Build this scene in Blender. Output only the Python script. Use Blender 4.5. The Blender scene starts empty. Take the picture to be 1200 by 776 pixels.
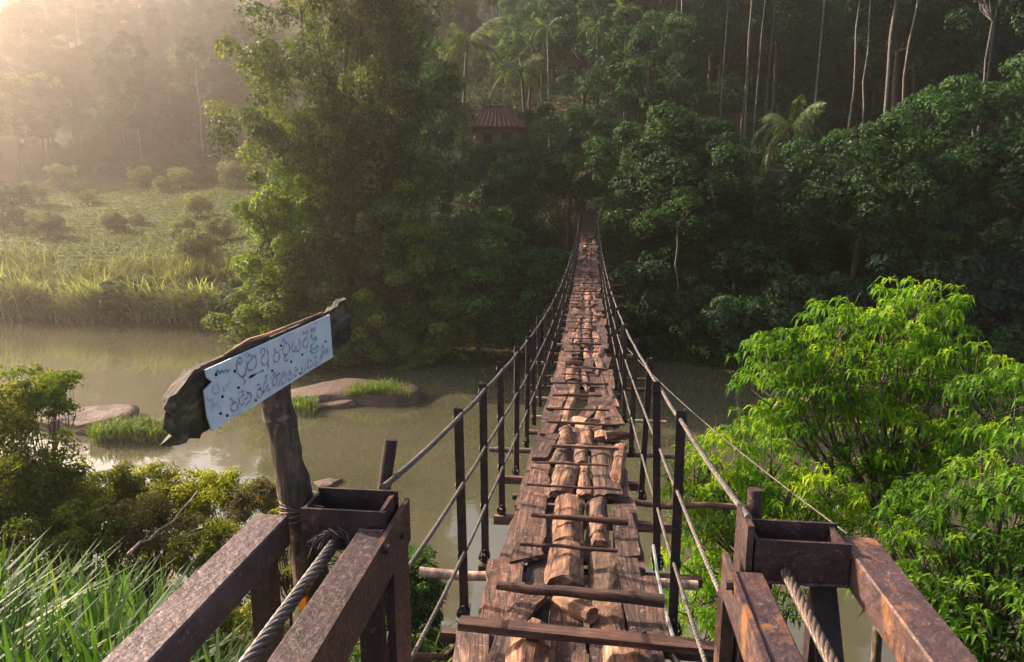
import bpy, math, random
import numpy as np
from mathutils import Vector, Matrix

# ------------------------------------------------------------------ camera, world, sun, exposure
scene = bpy.context.scene
col = scene.collection
EYE = 8.5                                   # eye height above the river
PITCH = math.radians(11.0)
YAW = math.radians(6.43)
cam_d = bpy.data.cameras.new("camera")
cam_d.sensor_width = 36.0
cam_d.lens = 24.0
cam_d.clip_start = 0.05
cam_d.clip_end = 2000.0
cam = bpy.data.objects.new("camera", cam_d)
cam.location = (0, 0, EYE)
cam.rotation_euler = (math.radians(90) - PITCH, 0, YAW)
col.objects.link(cam)
scene.camera = cam

SUN_AZ = math.radians(-69.0)                # clockwise from +Y
SUN_EL = math.radians(28.0)
world = bpy.data.worlds.new("World")
scene.world = world
world.use_nodes = True
wn = world.node_tree
for n in list(wn.nodes):
    wn.nodes.remove(n)
w_out = wn.nodes.new("ShaderNodeOutputWorld")
w_bg = wn.nodes.new("ShaderNodeBackground")
w_sky = wn.nodes.new("ShaderNodeTexSky")
w_sky.sky_type = 'NISHITA'
w_sky.sun_disc = False
w_sky.sun_elevation = SUN_EL
w_sky.sun_rotation = SUN_AZ % (2 * math.pi)
w_sky.air_density = 1.0
w_sky.dust_density = 4.0
w_bg.inputs["Strength"].default_value = 0.10
wn.links.new(w_sky.outputs[0], w_bg.inputs["Color"])
wn.links.new(w_bg.outputs[0], w_out.inputs["Surface"])

sun_d = bpy.data.lights.new("sun", 'SUN')
sun_d.energy = 5.0
sun_d.angle = math.radians(0.5)
sun_d.color = (1.0, 0.85, 0.66)
sun = bpy.data.objects.new("sun", sun_d)
SUNV = Vector((math.sin(SUN_AZ) * math.cos(SUN_EL), math.cos(SUN_AZ) * math.cos(SUN_EL), math.sin(SUN_EL)))
sun.rotation_euler = (-SUNV).to_track_quat('-Z', 'Y').to_euler()
sun.location = SUNV * 50
col.objects.link(sun)

scene.view_settings.view_transform = 'Standard'
scene.view_settings.look = 'None'
scene.view_settings.gamma = 1.0
scene.view_settings.use_curve_mapping = False
scene.view_settings.exposure = 1.42
scene.cycles.max_bounces = 8
scene.cycles.diffuse_bounces = 3
scene.cycles.glossy_bounces = 3
scene.cycles.transmission_bounces = 4
scene.cycles.volume_bounces = 1
scene.cycles.use_denoising = True

HAZE_DENSITY = 0.0017
HAZE_G = 0.85

rng = np.random.default_rng(7)
random.seed(7)

# ------------------------------------------------------------------ helpers: geometry
def P(px, py, d):
    """world point seen at photo pixel (1200x776) at depth d along the camera axis"""
    X = (px - 600) / 800.0
    Y = (py - 388) / 800.0
    fwd = d * (math.cos(PITCH) - Y * math.sin(PITCH))
    down = d * (Y * math.cos(PITCH) + math.sin(PITCH))
    lat = d * X
    return Vector((lat * math.cos(YAW) - fwd * math.sin(YAW),
                   lat * math.sin(YAW) + fwd * math.cos(YAW), EYE - down))

def sstep(a, b, x):
    t = np.clip((x - a) / (b - a), 0, 1)
    return t * t * (3 - 2 * t)

def hnoise(x, y, s, seed=0):
    """cheap smooth value noise, -1..1"""
    x = np.asarray(x, float) / s + seed * 17.13
    y = np.asarray(y, float) / s + seed * 31.71
    xi, yi = np.floor(x), np.floor(y)
    xf, yf = x - xi, y - yi
    xf = xf * xf * (3 - 2 * xf)
    yf = yf * yf * (3 - 2 * yf)
    def h(a, b):
        v = np.sin(a * 127.1 + b * 311.7) * 43758.5453
        return (v - np.floor(v)) * 2 - 1
    return (h(xi, yi) * (1 - xf) + h(xi + 1, yi) * xf) * (1 - yf) + (h(xi, yi + 1) * (1 - xf) + h(xi + 1, yi + 1) * xf) * yf

FAR_X = [-260, -80, -40, -16, -4, 6, 20, 60, 120, 260]
FAR_Y = [52, 47, 43.0, 42.0, 40.5, 35.5, 32.5, 29, 25, 20]
NEAR_X = [-260, -60, -25, -10, 0, 10, 40, 260]
NEAR_Y = [20, 17, 15, 13.0, 11.3, 11.0, 9, 2]

def terrain(x, y):
    x = np.asarray(x, float)
    y = np.asarray(y, float)
    d = y - np.interp(x, FAR_X, FAR_Y) + hnoise(x, y, 7.0, 3) * 0.7
    zr = np.interp(d, [-60, -5, 0, 2.5, 10, 20, 35, 60, 105, 160, 230], [-2.5, -1.8, -0.15, 1.0, 3.2, 7.6, 14.5, 26, 45, 54, 56])
    zl = np.interp(d, [-60, -5, 0, 2, 6, 14, 50, 68, 110, 160, 230], [-2.5, -1.8, -0.15, 1.0, 2.0, 3.6, 9.4, 15, 42, 74, 80])
    w = sstep(-40, -20, x + (y - 45) * -0.12)
    zf = zl * (1 - w) + zr * w
    zf = zf + np.where(d > 4, hnoise(x, y, 16, 1) * np.clip((d - 4) * 0.03, 0, 2.2) + hnoise(x, y, 6, 2) * np.clip((d - 4) * 0.01, 0, 0.5), 0)
    dn = np.interp(x, NEAR_X, NEAR_Y) - y + hnoise(x, y, 3.0, 5) * 0.5
    zn = np.interp(dn, [-60, -5, 0, 2, 4, 8, 12, 20, 80], [-2.5, -1.8, -0.15, 0.9, 2.2, 4.6, 5.9, 6.2, 9.0])
    zn = zn + np.where(dn > 0.5, hnoise(x, y, 1.7, 6) * 0.12, 0)
    return np.maximum(zf, zn)

def tz(x, y):
    return float(terrain(x, y))

def ray_to(px, py, above=0.0, start=4.0, stop=260.0):
    """first point along the photo ray that is no more than `above` metres over the terrain"""
    d = start
    while d < stop:
        p = P(px, py, d)
        if p.z - max(tz(p.x, p.y), 0.0) <= above:
            return p, d
        d += 0.25
    return P(px, py, stop), stop

def np_mesh(name, chunks, tint=None, smooth=False):
    """chunks: list of (V Nx3, F MxK) arrays; returns a mesh"""
    V, loops, starts, totals = [], [], [], []
    off = 0
    ls = 0
    for v, f in chunks:
        v = np.asarray(v, np.float32).reshape(-1, 3)
        f = np.asarray(f, np.int32)
        V.append(v)
        if len(f):
            k = f.shape[1]
            loops.append((f + off).ravel())
            starts.append(ls + np.arange(len(f), dtype=np.int32) * k)
            totals.append(np.full(len(f), k, np.int32))
            ls += len(f) * k
        off += len(v)
    V = np.concatenate(V)
    loops = np.concatenate(loops)
    starts = np.concatenate(starts)
    totals = np.concatenate(totals)
    me = bpy.data.meshes.new(name)
    me.vertices.add(len(V))
    me.vertices.foreach_set("co", V.ravel())
    me.loops.add(len(loops))
    me.loops.foreach_set("vertex_index", loops.astype(np.int32))
    me.polygons.add(len(starts))
    me.polygons.foreach_set("loop_start", starts.astype(np.int32))
    me.polygons.foreach_set("loop_total", totals.astype(np.int32))
    me.polygons.foreach_set("use_smooth", np.full(len(starts), bool(smooth)))
    me.update(calc_edges=True)
    me.validate()
    if tint is not None:
        a = me.attributes.new("tint", 'FLOAT', 'POINT')
        a.data.foreach_set("value", np.asarray(tint, np.float32))
    return me

def obj(name, me, mat, parent=None, loc=(0, 0, 0), rot=(0, 0, 0), scale=None):
    if isinstance(me, list):
        me = np_mesh(name, me)
    if mat is not None and len(me.materials) == 0:
        me.materials.append(mat)
    o = bpy.data.objects.new(name, me)
    if parent is not None:
        o.parent = parent
    o.location = loc
    o.rotation_euler = rot
    if scale is not None:
        o.scale = scale if hasattr(scale, '__len__') else (scale,) * 3
    col.objects.link(o)
    return o

def tag(o, label, cat, group=None):
    o["label"] = label
    o["category"] = cat
    if group:
        o["group"] = group
    return o

def thing(name, label, cat, loc=(0, 0, 0), rotz=0.0, group=None):
    o = bpy.data.objects.new(name, None)
    o.empty_display_size = 0.2
    o.location = loc
    o.rotation_euler = (0, 0, rotz)
    col.objects.link(o)
    return tag(o, label, cat, group)

def dup(root, loc, rotz, scale, label, group=None):
    r = root.copy()
    col.objects.link(r)
    r.location = loc
    r.rotation_euler = (0, 0, rotz)
    r.scale = scale if hasattr(scale, '__len__') else (scale,) * 3
    r["label"] = label
    if group:
        r["group"] = group
    elif "group" in r:
        del r["group"]
    for ch in root.children:
        c = ch.copy()
        col.objects.link(c)
        c.parent = r
    return r

def box(x0, x1, y0, y1, z0, z1):
    v = np.array([[x0, y0, z0], [x1, y0, z0], [x1, y1, z0], [x0, y1, z0],
                  [x0, y0, z1], [x1, y0, z1], [x1, y1, z1], [x0, y1, z1]], float)
    f = np.array([[3, 2, 1, 0], [4, 5, 6, 7], [0, 1, 5, 4], [1, 2, 6, 5], [2, 3, 7, 6], [3, 0, 4, 7]])
    return v, f

def cbox(x0, x1, y0, y1, z0, z1, b=0.006):
    """box with chamfered long edges along Y (octagonal section)"""
    prof = [(x0 + b, z0), (x1 - b, z0), (x1, z0 + b), (x1, z1 - b), (x1 - b, z1), (x0 + b, z1), (x0, z1 - b), (x0, z0 + b)]
    v = np.array([(x, y0, z) for x, z in prof] + [(x, y1, z) for x, z in prof])
    f = np.array([[i, (i + 1) % 8, (i + 1) % 8 + 8, i + 8] for i in range(8)])
    f2 = np.array([[7, 6, 5, 4, 3, 2, 1, 0], [8, 9, 10, 11, 12, 13, 14, 15]])
    return [(v, f), (v, f2)]

def tube(pts, rad, n=8, caps=True, twist=None):
    pts = np.asarray(pts, float)
    m = len(pts)
    rad = np.broadcast_to(np.asarray(rad, float), (m,))
    t = np.gradient(pts, axis=0)
    t /= np.linalg.norm(t, axis=1)[:, None] + 1e-9
    ref = np.array([0, 0, 1.0]) if abs(t[0, 2]) < 0.9 else np.array([1.0, 0, 0])
    a = np.cross(t, ref)
    a /= np.linalg.norm(a, axis=1)[:, None] + 1e-9
    b = np.cross(t, a)
    ang = np.arange(n) / n * 2 * np.pi
    V = pts[:, None, :] + rad[:, None, None] * (np.cos(ang)[None, :, None] * a[:, None, :] + np.sin(ang)[None, :, None] * b[:, None, :])
    V = V.reshape(-1, 3)
    i = np.arange(m - 1)[:, None] * n
    j = np.arange(n)[None, :]
    F = np.stack([i + j, i + (j + 1) % n, i + n + (j + 1) % n, i + n + j], -1).reshape(-1, 4)
    out = [(V, F)]
    if caps and n >= 3:
        out.append((V, np.array([np.arange(n)[::-1], (m - 1) * n + np.arange(n)])))
    return out

def curve_pts(p0, p1, n=8, sag=0.0, wob=0.0, r=None):
    p0, p1 = np.array(p0, float), np.array(p1, float)
    t = np.linspace(0, 1, n)[:, None]
    q = p0 + (p1 - p0) * t
    q[:, 2] -= sag * 4 * (t[:, 0] * (1 - t[:, 0]))
    if wob and r is not None:
        w = r.normal(0, wob, (n, 3))
        w[0] = 0
        w[-1] = 0
        q += w
    return q

# ------------------------------------------------------------------ helpers: materials
def mat_new(name):
    m = bpy.data.materials.new(name)
    m.use_nodes = True
    nt = m.node_tree
    for n in list(nt.nodes):
        nt.nodes.remove(n)
    out = nt.nodes.new("ShaderNodeOutputMaterial")
    return m, nt, out

def nd(nt, kind, **kw):
    n = nt.nodes.new(kind)
    for k, v in kw.items():
        if k in n.inputs.keys():
            n.inputs[k].default_value = v
        else:
            setattr(n, k, v)
    return n

def ramp(nt, fac, stops):
    r = nt.nodes.new("ShaderNodeValToRGB")
    e = r.color_ramp.elements
    while len(e) < len(stops):
        e.new(0.5)
    for i, (p, c) in enumerate(stops):
        e[i].position = p
        e[i].color = (c[0], c[1], c[2], 1)
    nt.links.new(fac, r.inputs[0])
    return r.outputs[0]

def mixc(nt, fac, a, b, mode='MIX'):
    m = nt.nodes.new("ShaderNodeMix")
    m.data_type = 'RGBA'
    m.blend_type = mode
    for s, v in ((m.inputs[0], fac), (m.inputs[6], a), (m.inputs[7], b)):
        if hasattr(v, 'is_linked') or hasattr(v, 'links'):
            nt.links.new(v, s)
        elif isinstance(v, (int, float)):
            s.default_value = v
        else:
            s.default_value = (v[0], v[1], v[2], 1)
    return m.outputs[2]

def noise(nt, vec, scale, detail=4, rough=0.55, dist=0.0):
    n = nd(nt, "ShaderNodeTexNoise", Scale=scale, Detail=detail, Roughness=rough, Distortion=dist)
    if vec is not None:
        nt.links.new(vec, n.inputs["Vector"])
    return n.outputs[0]

def obj_coords(nt, scale=(1, 1, 1), rnd=True, source="Object"):
    tc = nt.nodes.new("ShaderNodeTexCoord")
    mp = nt.nodes.new("ShaderNodeMapping")
    mp.inputs["Scale"].default_value = scale
    nt.links.new(tc.outputs[source], mp.inputs["Vector"])
    if rnd:
        oi = nt.nodes.new("ShaderNodeObjectInfo")
        ml = nd(nt, "ShaderNodeMath", operation='MULTIPLY')
        ml.inputs[1].default_value = 40.0
        nt.links.new(oi.outputs["Random"], ml.inputs[0])
        nt.links.new(ml.outputs[0], mp.inputs["Location"])
        return mp.outputs[0], oi.outputs["Random"]
    return mp.outputs[0], None

def bsdf(nt, out, colr, rough=0.8, metal=0.0, bump=None, bump_d=0.01, spec=None):
    b = nt.nodes.new("ShaderNodeBsdfPrincipled")
    nt.links.new(b.outputs[0], out.inputs["Surface"])
    if hasattr(colr, 'links'):
        nt.links.new(colr, b.inputs["Base Color"])
    else:
        b.inputs["Base Color"].default_value = (*colr, 1)
    if hasattr(rough, 'links'):
        nt.links.new(rough, b.inputs["Roughness"])
    else:
        b.inputs["Roughness"].default_value = rough
    b.inputs["Metallic"].default_value = metal
    if spec is not None:
        b.inputs["Specular IOR Level"].default_value = spec
    if bump is not None:
        bp = nd(nt, "ShaderNodeBump", Strength=1.0, Distance=bump_d)
        nt.links.new(bump, bp.inputs["Height"])
        nt.links.new(bp.outputs[0], b.inputs["Normal"])
    return b

def add(nt, a, b, k=1.0):
    m = nd(nt, "ShaderNodeMath", operation='MULTIPLY_ADD')
    nt.links.new(b, m.inputs[0])
    m.inputs[1].default_value = k
    nt.links.new(a, m.inputs[2])
    return m.outputs[0]

def wood_mat(name, dark, mid, light, grain=(14, 1.2, 14), bump_d=0.012, rough=0.75, lich=None):
    m, nt, out = mat_new(name)
    v, rnd = obj_coords(nt, grain)
    n1 = noise(nt, v, 2.2, 6, 0.65, 0.6)
    v2, _ = obj_coords(nt, (1, 1, 1))
    n2 = noise(nt, v2, 7.0, 4, 0.6)
    c = ramp(nt, n1, [(0.30, dark), (0.52, mid), (0.74, light)])
    patch = ramp(nt, n2, [(0.38, (0.55, 0.55, 0.58)), (0.62, (1.15, 1.1, 1.05))])
    c = mixc(nt, 1.0, c, patch, 'MULTIPLY')
    tone = ramp(nt, rnd, [(0.0, (0.42, 0.40, 0.42)), (0.3, (0.80, 0.76, 0.76)), (0.65, (1.15, 0.97, 0.88)), (0.85, (1.45, 1.35, 1.3)), (1.0, (1.8, 1.75, 1.7))])
    c = mixc(nt, 1.0, c, tone, 'MULTIPLY')
    if lich:
        n3 = noise(nt, v2, 26.0, 3, 0.7)
        f = ramp(nt, n3, [(0.58, (0, 0, 0)), (0.70, (0.7, 0.7, 0.7))])
        c = mixc(nt, f, c, lich)
    h = add(nt, n1, n2, 0.6)
    bsdf(nt, out, c, rough, 0, h, bump_d)
    return m

M = {}
M['plank'] = wood_mat('weathered plank', (0.026, 0.014, 0.010), (0.105, 0.057, 0.041), (0.33, 0.215, 0.165), rough=0.58, lich=(0.42, 0.30, 0.26))
M['dark_plank'] = wood_mat('dark plank', (0.020, 0.011, 0.010), (0.08, 0.043, 0.036), (0.20, 0.125, 0.10), lich=(0.26, 0.17, 0.14))
M['log'] = wood_mat('half log bark', (0.042, 0.021, 0.014), (0.20, 0.108, 0.066), (0.52, 0.345, 0.235), grain=(11, 1.6, 11), bump_d=0.02)
M['pale_wood'] = wood_mat('fresh cut wood', (0.15, 0.075, 0.045), (0.36, 0.21, 0.13), (0.56, 0.39, 0.28), grain=(12, 1.5, 12), bump_d=0.01)
M['batten'] = wood_mat('batten', (0.03, 0.014, 0.011), (0.10, 0.048, 0.035), (0.23, 0.125, 0.09), grain=(1.4, 14, 14))
M['post_wood'] = wood_mat('grey post bark', (0.016, 0.012, 0.010), (0.075, 0.055, 0.042), (0.20, 0.16, 0.125), grain=(13, 13, 1.6), bump_d=0.02, lich=(0.30, 0.27, 0.22))
M['board'] = wood_mat('rotten board', (0.012, 0.010, 0.007), (0.065, 0.050, 0.030), (0.22, 0.18, 0.115), grain=(12, 1.6, 9), bump_d=0.025, lich=(0.17, 0.17, 0.08))
M['bark'] = wood_mat('tree bark', (0.02, 0.015, 0.011), (0.07, 0.05, 0.036), (0.16, 0.12, 0.09), grain=(6, 6, 1.0), bump_d=0.04)
M['pale_bark'] = wood_mat('pale bark', (0.07, 0.062, 0.055), (0.16, 0.145, 0.13), (0.34, 0.315, 0.29), grain=(3, 3, 1.4), bump_d=0.02)
M['dead_wood'] = wood_mat('driftwood', (0.12, 0.08, 0.06), (0.30, 0.21, 0.16), (0.48, 0.36, 0.28), grain=(10, 10, 2), bump_d=0.01)

def rust_mat(name, base, hi, orange, amt, pit=60, bump_d=0.004, rough=0.5):
    m, nt, out = mat_new(name)
    v, rnd = obj_coords(nt)
    n1 = noise(nt, v, 9, 6, 0.65)
    n2 = noise(nt, v, pit, 3, 0.6)
    n3 = noise(nt, v, 3.2, 5, 0.7, 0.8)
    c = ramp(nt, n1, [(0.3, base), (0.72, hi)])
    vs, _ = obj_coords(nt, (9, 9, 1.1))
    n5 = noise(nt, vs, 2.4, 4, 0.65)
    n3 = add(nt, n3, n5, 0.5)
    n3b = nd(nt, 'ShaderNodeMath', operation='SUBTRACT')
    nt.links.new(n3, n3b.inputs[0])
    n3b.inputs[1].default_value = 0.25
    n3 = n3b.outputs[0]
    f = ramp(nt, n3, [(0.62 - amt, (0, 0, 0)), (0.78 - amt, (1, 1, 1))])
    c = mixc(nt, f, c, mixc(nt, n2, orange, [x * 0.35 for x in orange]))
    spot = ramp(nt, n2, [(0.60, (0, 0, 0)), (0.72, (0.55, 0.55, 0.55))])
    c = mixc(nt, spot, c, [min(1, x * 2.4 + 0.05) for x in hi])
    r = ramp(nt, n2, [(0.3, (rough - 0.16,) * 3), (0.7, (rough + 0.25,) * 3)])
    h = add(nt, n2, n1, 0.5)
    bsdf(nt, out, c, r, 0.15, h, bump_d)
    return m
M['rust'] = rust_mat('rusty steel', (0.026, 0.014, 0.014), (0.085, 0.048, 0.045), (0.34, 0.13, 0.045), 0.02)
M['rust_wet'] = rust_mat('flaking rusty steel', (0.045, 0.026, 0.027), (0.15, 0.095, 0.092), (0.20, 0.095, 0.06), 0.0, pit=46, bump_d=0.006, rough=0.56)
M['rust_sunlit'] = rust_mat('sunlit orange rusty steel', (0.045, 0.025, 0.025), (0.115, 0.066, 0.062), (0.42, 0.18, 0.065), 0.10, pit=50, bump_d=0.005)  # rust, with the warm sunlight on its faces put into the orange
M['post_steel'] = rust_mat('painted rusty post', (0.014, 0.008, 0.009), (0.05, 0.028, 0.027), (0.22, 0.08, 0.035), -0.02, pit=45)
M['cable'] = rust_mat('wire cable', (0.06, 0.05, 0.045), (0.18, 0.152, 0.135), (0.26, 0.13, 0.07), -0.04, pit=90, bump_d=0.003, rough=0.45)
M['rope'] = rust_mat('steel wire rope', (0.05, 0.043, 0.042), (0.16, 0.135, 0.125), (0.22, 0.12, 0.07), -0.06, pit=80, bump_d=0.002, rough=0.42)
M['rope_rusty'] = rust_mat('rusty wire rope', (0.06, 0.04, 0.032), (0.17, 0.12, 0.09), (0.30, 0.16, 0.08), 0.06, pit=80, bump_d=0.002, rough=0.42)

def strand_bump(m):
    nt = m.node_tree
    b = next(n for n in nt.nodes if n.type == 'BSDF_PRINCIPLED')
    bp = next(n for n in nt.nodes if n.type == 'BUMP')
    tc = nt.nodes.new("ShaderNodeTexCoord")
    mp = nt.nodes.new("ShaderNodeMapping")
    mp.inputs["Rotation"].default_value = (0.9, 0, 0.9)
    nt.links.new(tc.outputs["Object"], mp.inputs["Vector"])
    w = nd(nt, "ShaderNodeTexWave", Scale=22.0)
    nt.links.new(mp.outputs[0], w.inputs["Vector"])
    b2 = nd(nt, "ShaderNodeBump", Strength=0.8, Distance=0.004)
    nt.links.new(w.outputs["Fac"], b2.inputs["Height"])
    nt.links.new(bp.outputs[0], b2.inputs["Normal"])
    nt.links.new(b2.outputs[0], b.inputs["Normal"])
strand_bump(M['cable'])

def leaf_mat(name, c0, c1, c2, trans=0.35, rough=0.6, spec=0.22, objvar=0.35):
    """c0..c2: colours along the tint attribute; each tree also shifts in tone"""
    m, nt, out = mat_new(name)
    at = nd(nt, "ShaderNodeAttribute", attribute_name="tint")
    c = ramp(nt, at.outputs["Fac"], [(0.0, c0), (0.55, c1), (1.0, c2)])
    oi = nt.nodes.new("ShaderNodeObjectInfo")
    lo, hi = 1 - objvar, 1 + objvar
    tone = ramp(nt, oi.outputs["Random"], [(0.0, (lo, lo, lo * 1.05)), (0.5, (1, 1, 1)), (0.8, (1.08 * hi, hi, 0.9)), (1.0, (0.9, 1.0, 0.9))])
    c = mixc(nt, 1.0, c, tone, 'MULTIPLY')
    b = nt.nodes.new("ShaderNodeBsdfPrincipled")
    nt.links.new(c, b.inputs["Base Color"])
    b.inputs["Roughness"].default_value = rough
    b.inputs["Specular IOR Level"].default_value = spec
    t = nt.nodes.new("ShaderNodeBsdfTranslucent")
    tc = mixc(nt, 1.0, c, (1.5, 1.5, 0.55), 'MULTIPLY')
    nt.links.new(tc, t.inputs["Color"])
    mx = nt.nodes.new("ShaderNodeMixShader")
    mx.inputs[0].default_value = trans
    nt.links.new(b.outputs[0], mx.inputs[1])
    nt.links.new(t.outputs[0], mx.inputs[2])
    nt.links.new(mx.outputs[0], out.inputs["Surface"])
    return m
M['leaf_dark'] = leaf_mat('dark forest leaves', (0.008, 0.023, 0.013), (0.021, 0.060, 0.026), (0.055, 0.120, 0.042), 0.3)
M['leaf_mid'] = leaf_mat('green forest leaves', (0.013, 0.034, 0.014), (0.037, 0.093, 0.030), (0.10, 0.19, 0.050), 0.35)
M['leaf_olive'] = leaf_mat('olive leaves', (0.020, 0.036, 0.011), (0.066, 0.105, 0.026), (0.25, 0.27, 0.055), 0.35)  # yellow end lightened to stand in for sunlit crown edges
M['leaf_lime'] = leaf_mat('lime leaves', (0.06, 0.09, 0.012), (0.15, 0.21, 0.025), (0.28, 0.34, 0.05), 0.4)
M['leaf_silver'] = leaf_mat('grey green leaves', (0.07, 0.085, 0.045), (0.18, 0.205, 0.115), (0.36, 0.38, 0.22), 0.45)
M['palm'] = leaf_mat('palm fronds', (0.04, 0.06, 0.025), (0.10, 0.145, 0.06), (0.22, 0.27, 0.13), 0.3, rough=0.38, spec=0.5)
M['mango'] = leaf_mat('long drooping leaves', (0.030, 0.080, 0.006), (0.105, 0.235, 0.014), (0.32, 0.41, 0.02), 0.52, rough=0.55, spec=0.2, objvar=0.10)
M['reed'] = leaf_mat('reed blades', (0.030, 0.075, 0.016), (0.080, 0.17, 0.030), (0.34, 0.31, 0.12), 0.4, rough=0.55, spec=0.25, objvar=0.05)
M['straw'] = leaf_mat('tall dry grass', (0.050, 0.070, 0.025), (0.13, 0.155, 0.055), (0.38, 0.35, 0.17), 0.4, objvar=0.05)
M['bush'] = leaf_mat('bank bush leaves', (0.05, 0.065, 0.012), (0.15, 0.175, 0.028), (0.36, 0.35, 0.06), 0.5, objvar=0.3)
M['brown_leaf'] = leaf_mat('dry brown leaves', (0.04, 0.034, 0.016), (0.12, 0.10, 0.04), (0.25, 0.21, 0.08), 0.3, objvar=0.2)
M['moss_grass'] = leaf_mat('short rock grass', (0.04, 0.075, 0.012), (0.11, 0.18, 0.022), (0.22, 0.29, 0.045), 0.35, objvar=0.05)
M['dry_leaf'] = leaf_mat('dead orange leaf', (0.40, 0.14, 0.03), (0.40, 0.14, 0.03), (0.45, 0.16, 0.04), 0.3, objvar=0.05)

# ground
m, nt, out = mat_new('ground')
geo = nt.nodes.new("ShaderNodeNewGeometry")
at = nd(nt, "ShaderNodeAttribute", attribute_name="meadow")
n1 = noise(nt, geo.outputs["Position"], 0.35, 6, 0.65)
n2 = noise(nt, geo.outputs["Position"], 2.6, 5, 0.7)
soil = ramp(nt, n2, [(0.3, (0.035, 0.024, 0.017)), (0.6, (0.085, 0.058, 0.040)), (0.8, (0.15, 0.11, 0.08))])
green = ramp(nt, n2, [(0.3, (0.014, 0.022, 0.009)), (0.7, (0.045, 0.060, 0.018))])
c = mixc(nt, ramp(nt, n1, [(0.38, (0, 0, 0)), (0.55, (1, 1, 1))]), soil, green)
mead = ramp(nt, n2, [(0.25, (0.035, 0.055, 0.015)), (0.55, (0.075, 0.105, 0.025)), (0.8, (0.14, 0.16, 0.04))])
c = mixc(nt, at.outputs["Fac"], c, mead)
bsdf(nt, out, c, 0.95, 0, n2, 0.08, spec=0.1)
M['ground'] = m

# river water
m, nt, out = mat_new('river water')
geo = nt.nodes.new("ShaderNodeNewGeometry")
mp = nd(nt, "ShaderNodeMapping")
mp.inputs["Scale"].default_value = (0.55, 1.0, 1.0)
nt.links.new(geo.outputs["Position"], mp.inputs["Vector"])
w1 = noise(nt, mp.outputs[0], 1.1, 3, 0.5)
w2 = noise(nt, mp.outputs[0], 0.12, 3, 0.5)
c = ramp(nt, w2, [(0.35, (0.072, 0.068, 0.038)), (0.65, (0.102, 0.094, 0.056))])
w3 = noise(nt, mp.outputs[0], 0.35, 4, 0.6)
b = bsdf(nt, out, c, ramp(nt, w3, [(0.42, (0.015,) * 3), (0.62, (0.06,) * 3)]), 0, w1, 0.006, 1.0)
b.inputs["IOR"].default_value = 1.6
M['water'] = m

# rock
m, nt, out = mat_new('river rock')
geo = nt.nodes.new("ShaderNodeNewGeometry")
n1 = noise(nt, geo.outputs["Position"], 1.3, 6, 0.65, 0.4)
n2 = noise(nt, geo.outputs["Position"], 9, 4, 0.6)
c = ramp(nt, n1, [(0.3, (0.045, 0.026, 0.020)), (0.55, (0.125, 0.070, 0.053)), (0.75, (0.23, 0.145, 0.115))])
c = mixc(nt, ramp(nt, n2, [(0.5, (0, 0, 0)), (0.75, (0.6, 0.6, 0.6))]), c, (0.06, 0.045, 0.035))
bsdf(nt, out, c, 0.8, 0, add(nt, n1, n2, 0.6), 0.12)
M['rock'] = m

# painted sign panel
m, nt, out = mat_new('painted panel')
v, _ = obj_coords(nt, (1, 1, 1), False)
n1 = noise(nt, v, 7, 5, 0.6)
n2 = noise(nt, v, 3.3, 3, 0.5, 0.5)
n3 = noise(nt, v, 40, 3, 0.6)
c = ramp(nt, n1, [(0.3, (0.60, 0.70, 0.80)), (0.7, (0.78, 0.84, 0.88))])
c = mixc(nt, ramp(nt, n2, [(0.56, (0, 0, 0)), (0.72, (0.55, 0.55, 0.55))]), c, (0.34, 0.62, 0.80))
n4 = noise(nt, v, 4.6, 3, 0.5)
c = mixc(nt, ramp(nt, n4, [(0.58, (0, 0, 0)), (0.72, (0.42, 0.42, 0.42))]), c, (0.66, 0.50, 0.66))
c = mixc(nt, ramp(nt, n3, [(0.58, (0, 0, 0)), (0.74, (0.65, 0.65, 0.65))]), c, (0.40, 0.40, 0.40))
bsdf(nt, out, c, 0.55, 0, n3, 0.002)
M['panel'] = m

def plain(name, c, rough=0.7, metal=0.0):
    m, nt, out = mat_new(name)
    v, _ = obj_coords(nt)
    n = noise(nt, v, 22, 4, 0.6)
    cc = ramp(nt, n, [(0.3, [x * 0.75 for x in c]), (0.7, [min(1, x * 1.2) for x in c])])
    bsdf(nt, out, cc, rough, metal)
    return m
M['ink_purple'] = plain('faded purple paint', (0.40, 0.30, 0.44))
M['ink_blue'] = plain('faded blue paint', (0.36, 0.56, 0.70))
M['ink_teal'] = plain('dark teal paint', (0.16, 0.34, 0.40))
M['ink_green'] = plain('faded green paint', (0.30, 0.46, 0.34))
M['nail'] = plain('nail head', (0.02, 0.02, 0.022), 0.5, 0.6)
M['wire'] = plain('tie wire', (0.11, 0.085, 0.075), 0.5, 0.7)
M['brick'] = plain('hut wall', (0.22, 0.115, 0.06))
M['tile'] = plain('roof tiles', (0.085, 0.036, 0.036), 0.9)
M['dark'] = plain('dark opening', (0.012, 0.010, 0.010))
M['hut_frame'] = plain('hut timber', (0.10, 0.065, 0.045))
M['white_cable'] = plain('pale plastic line', (0.20, 0.21, 0.22), 0.5)

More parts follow.
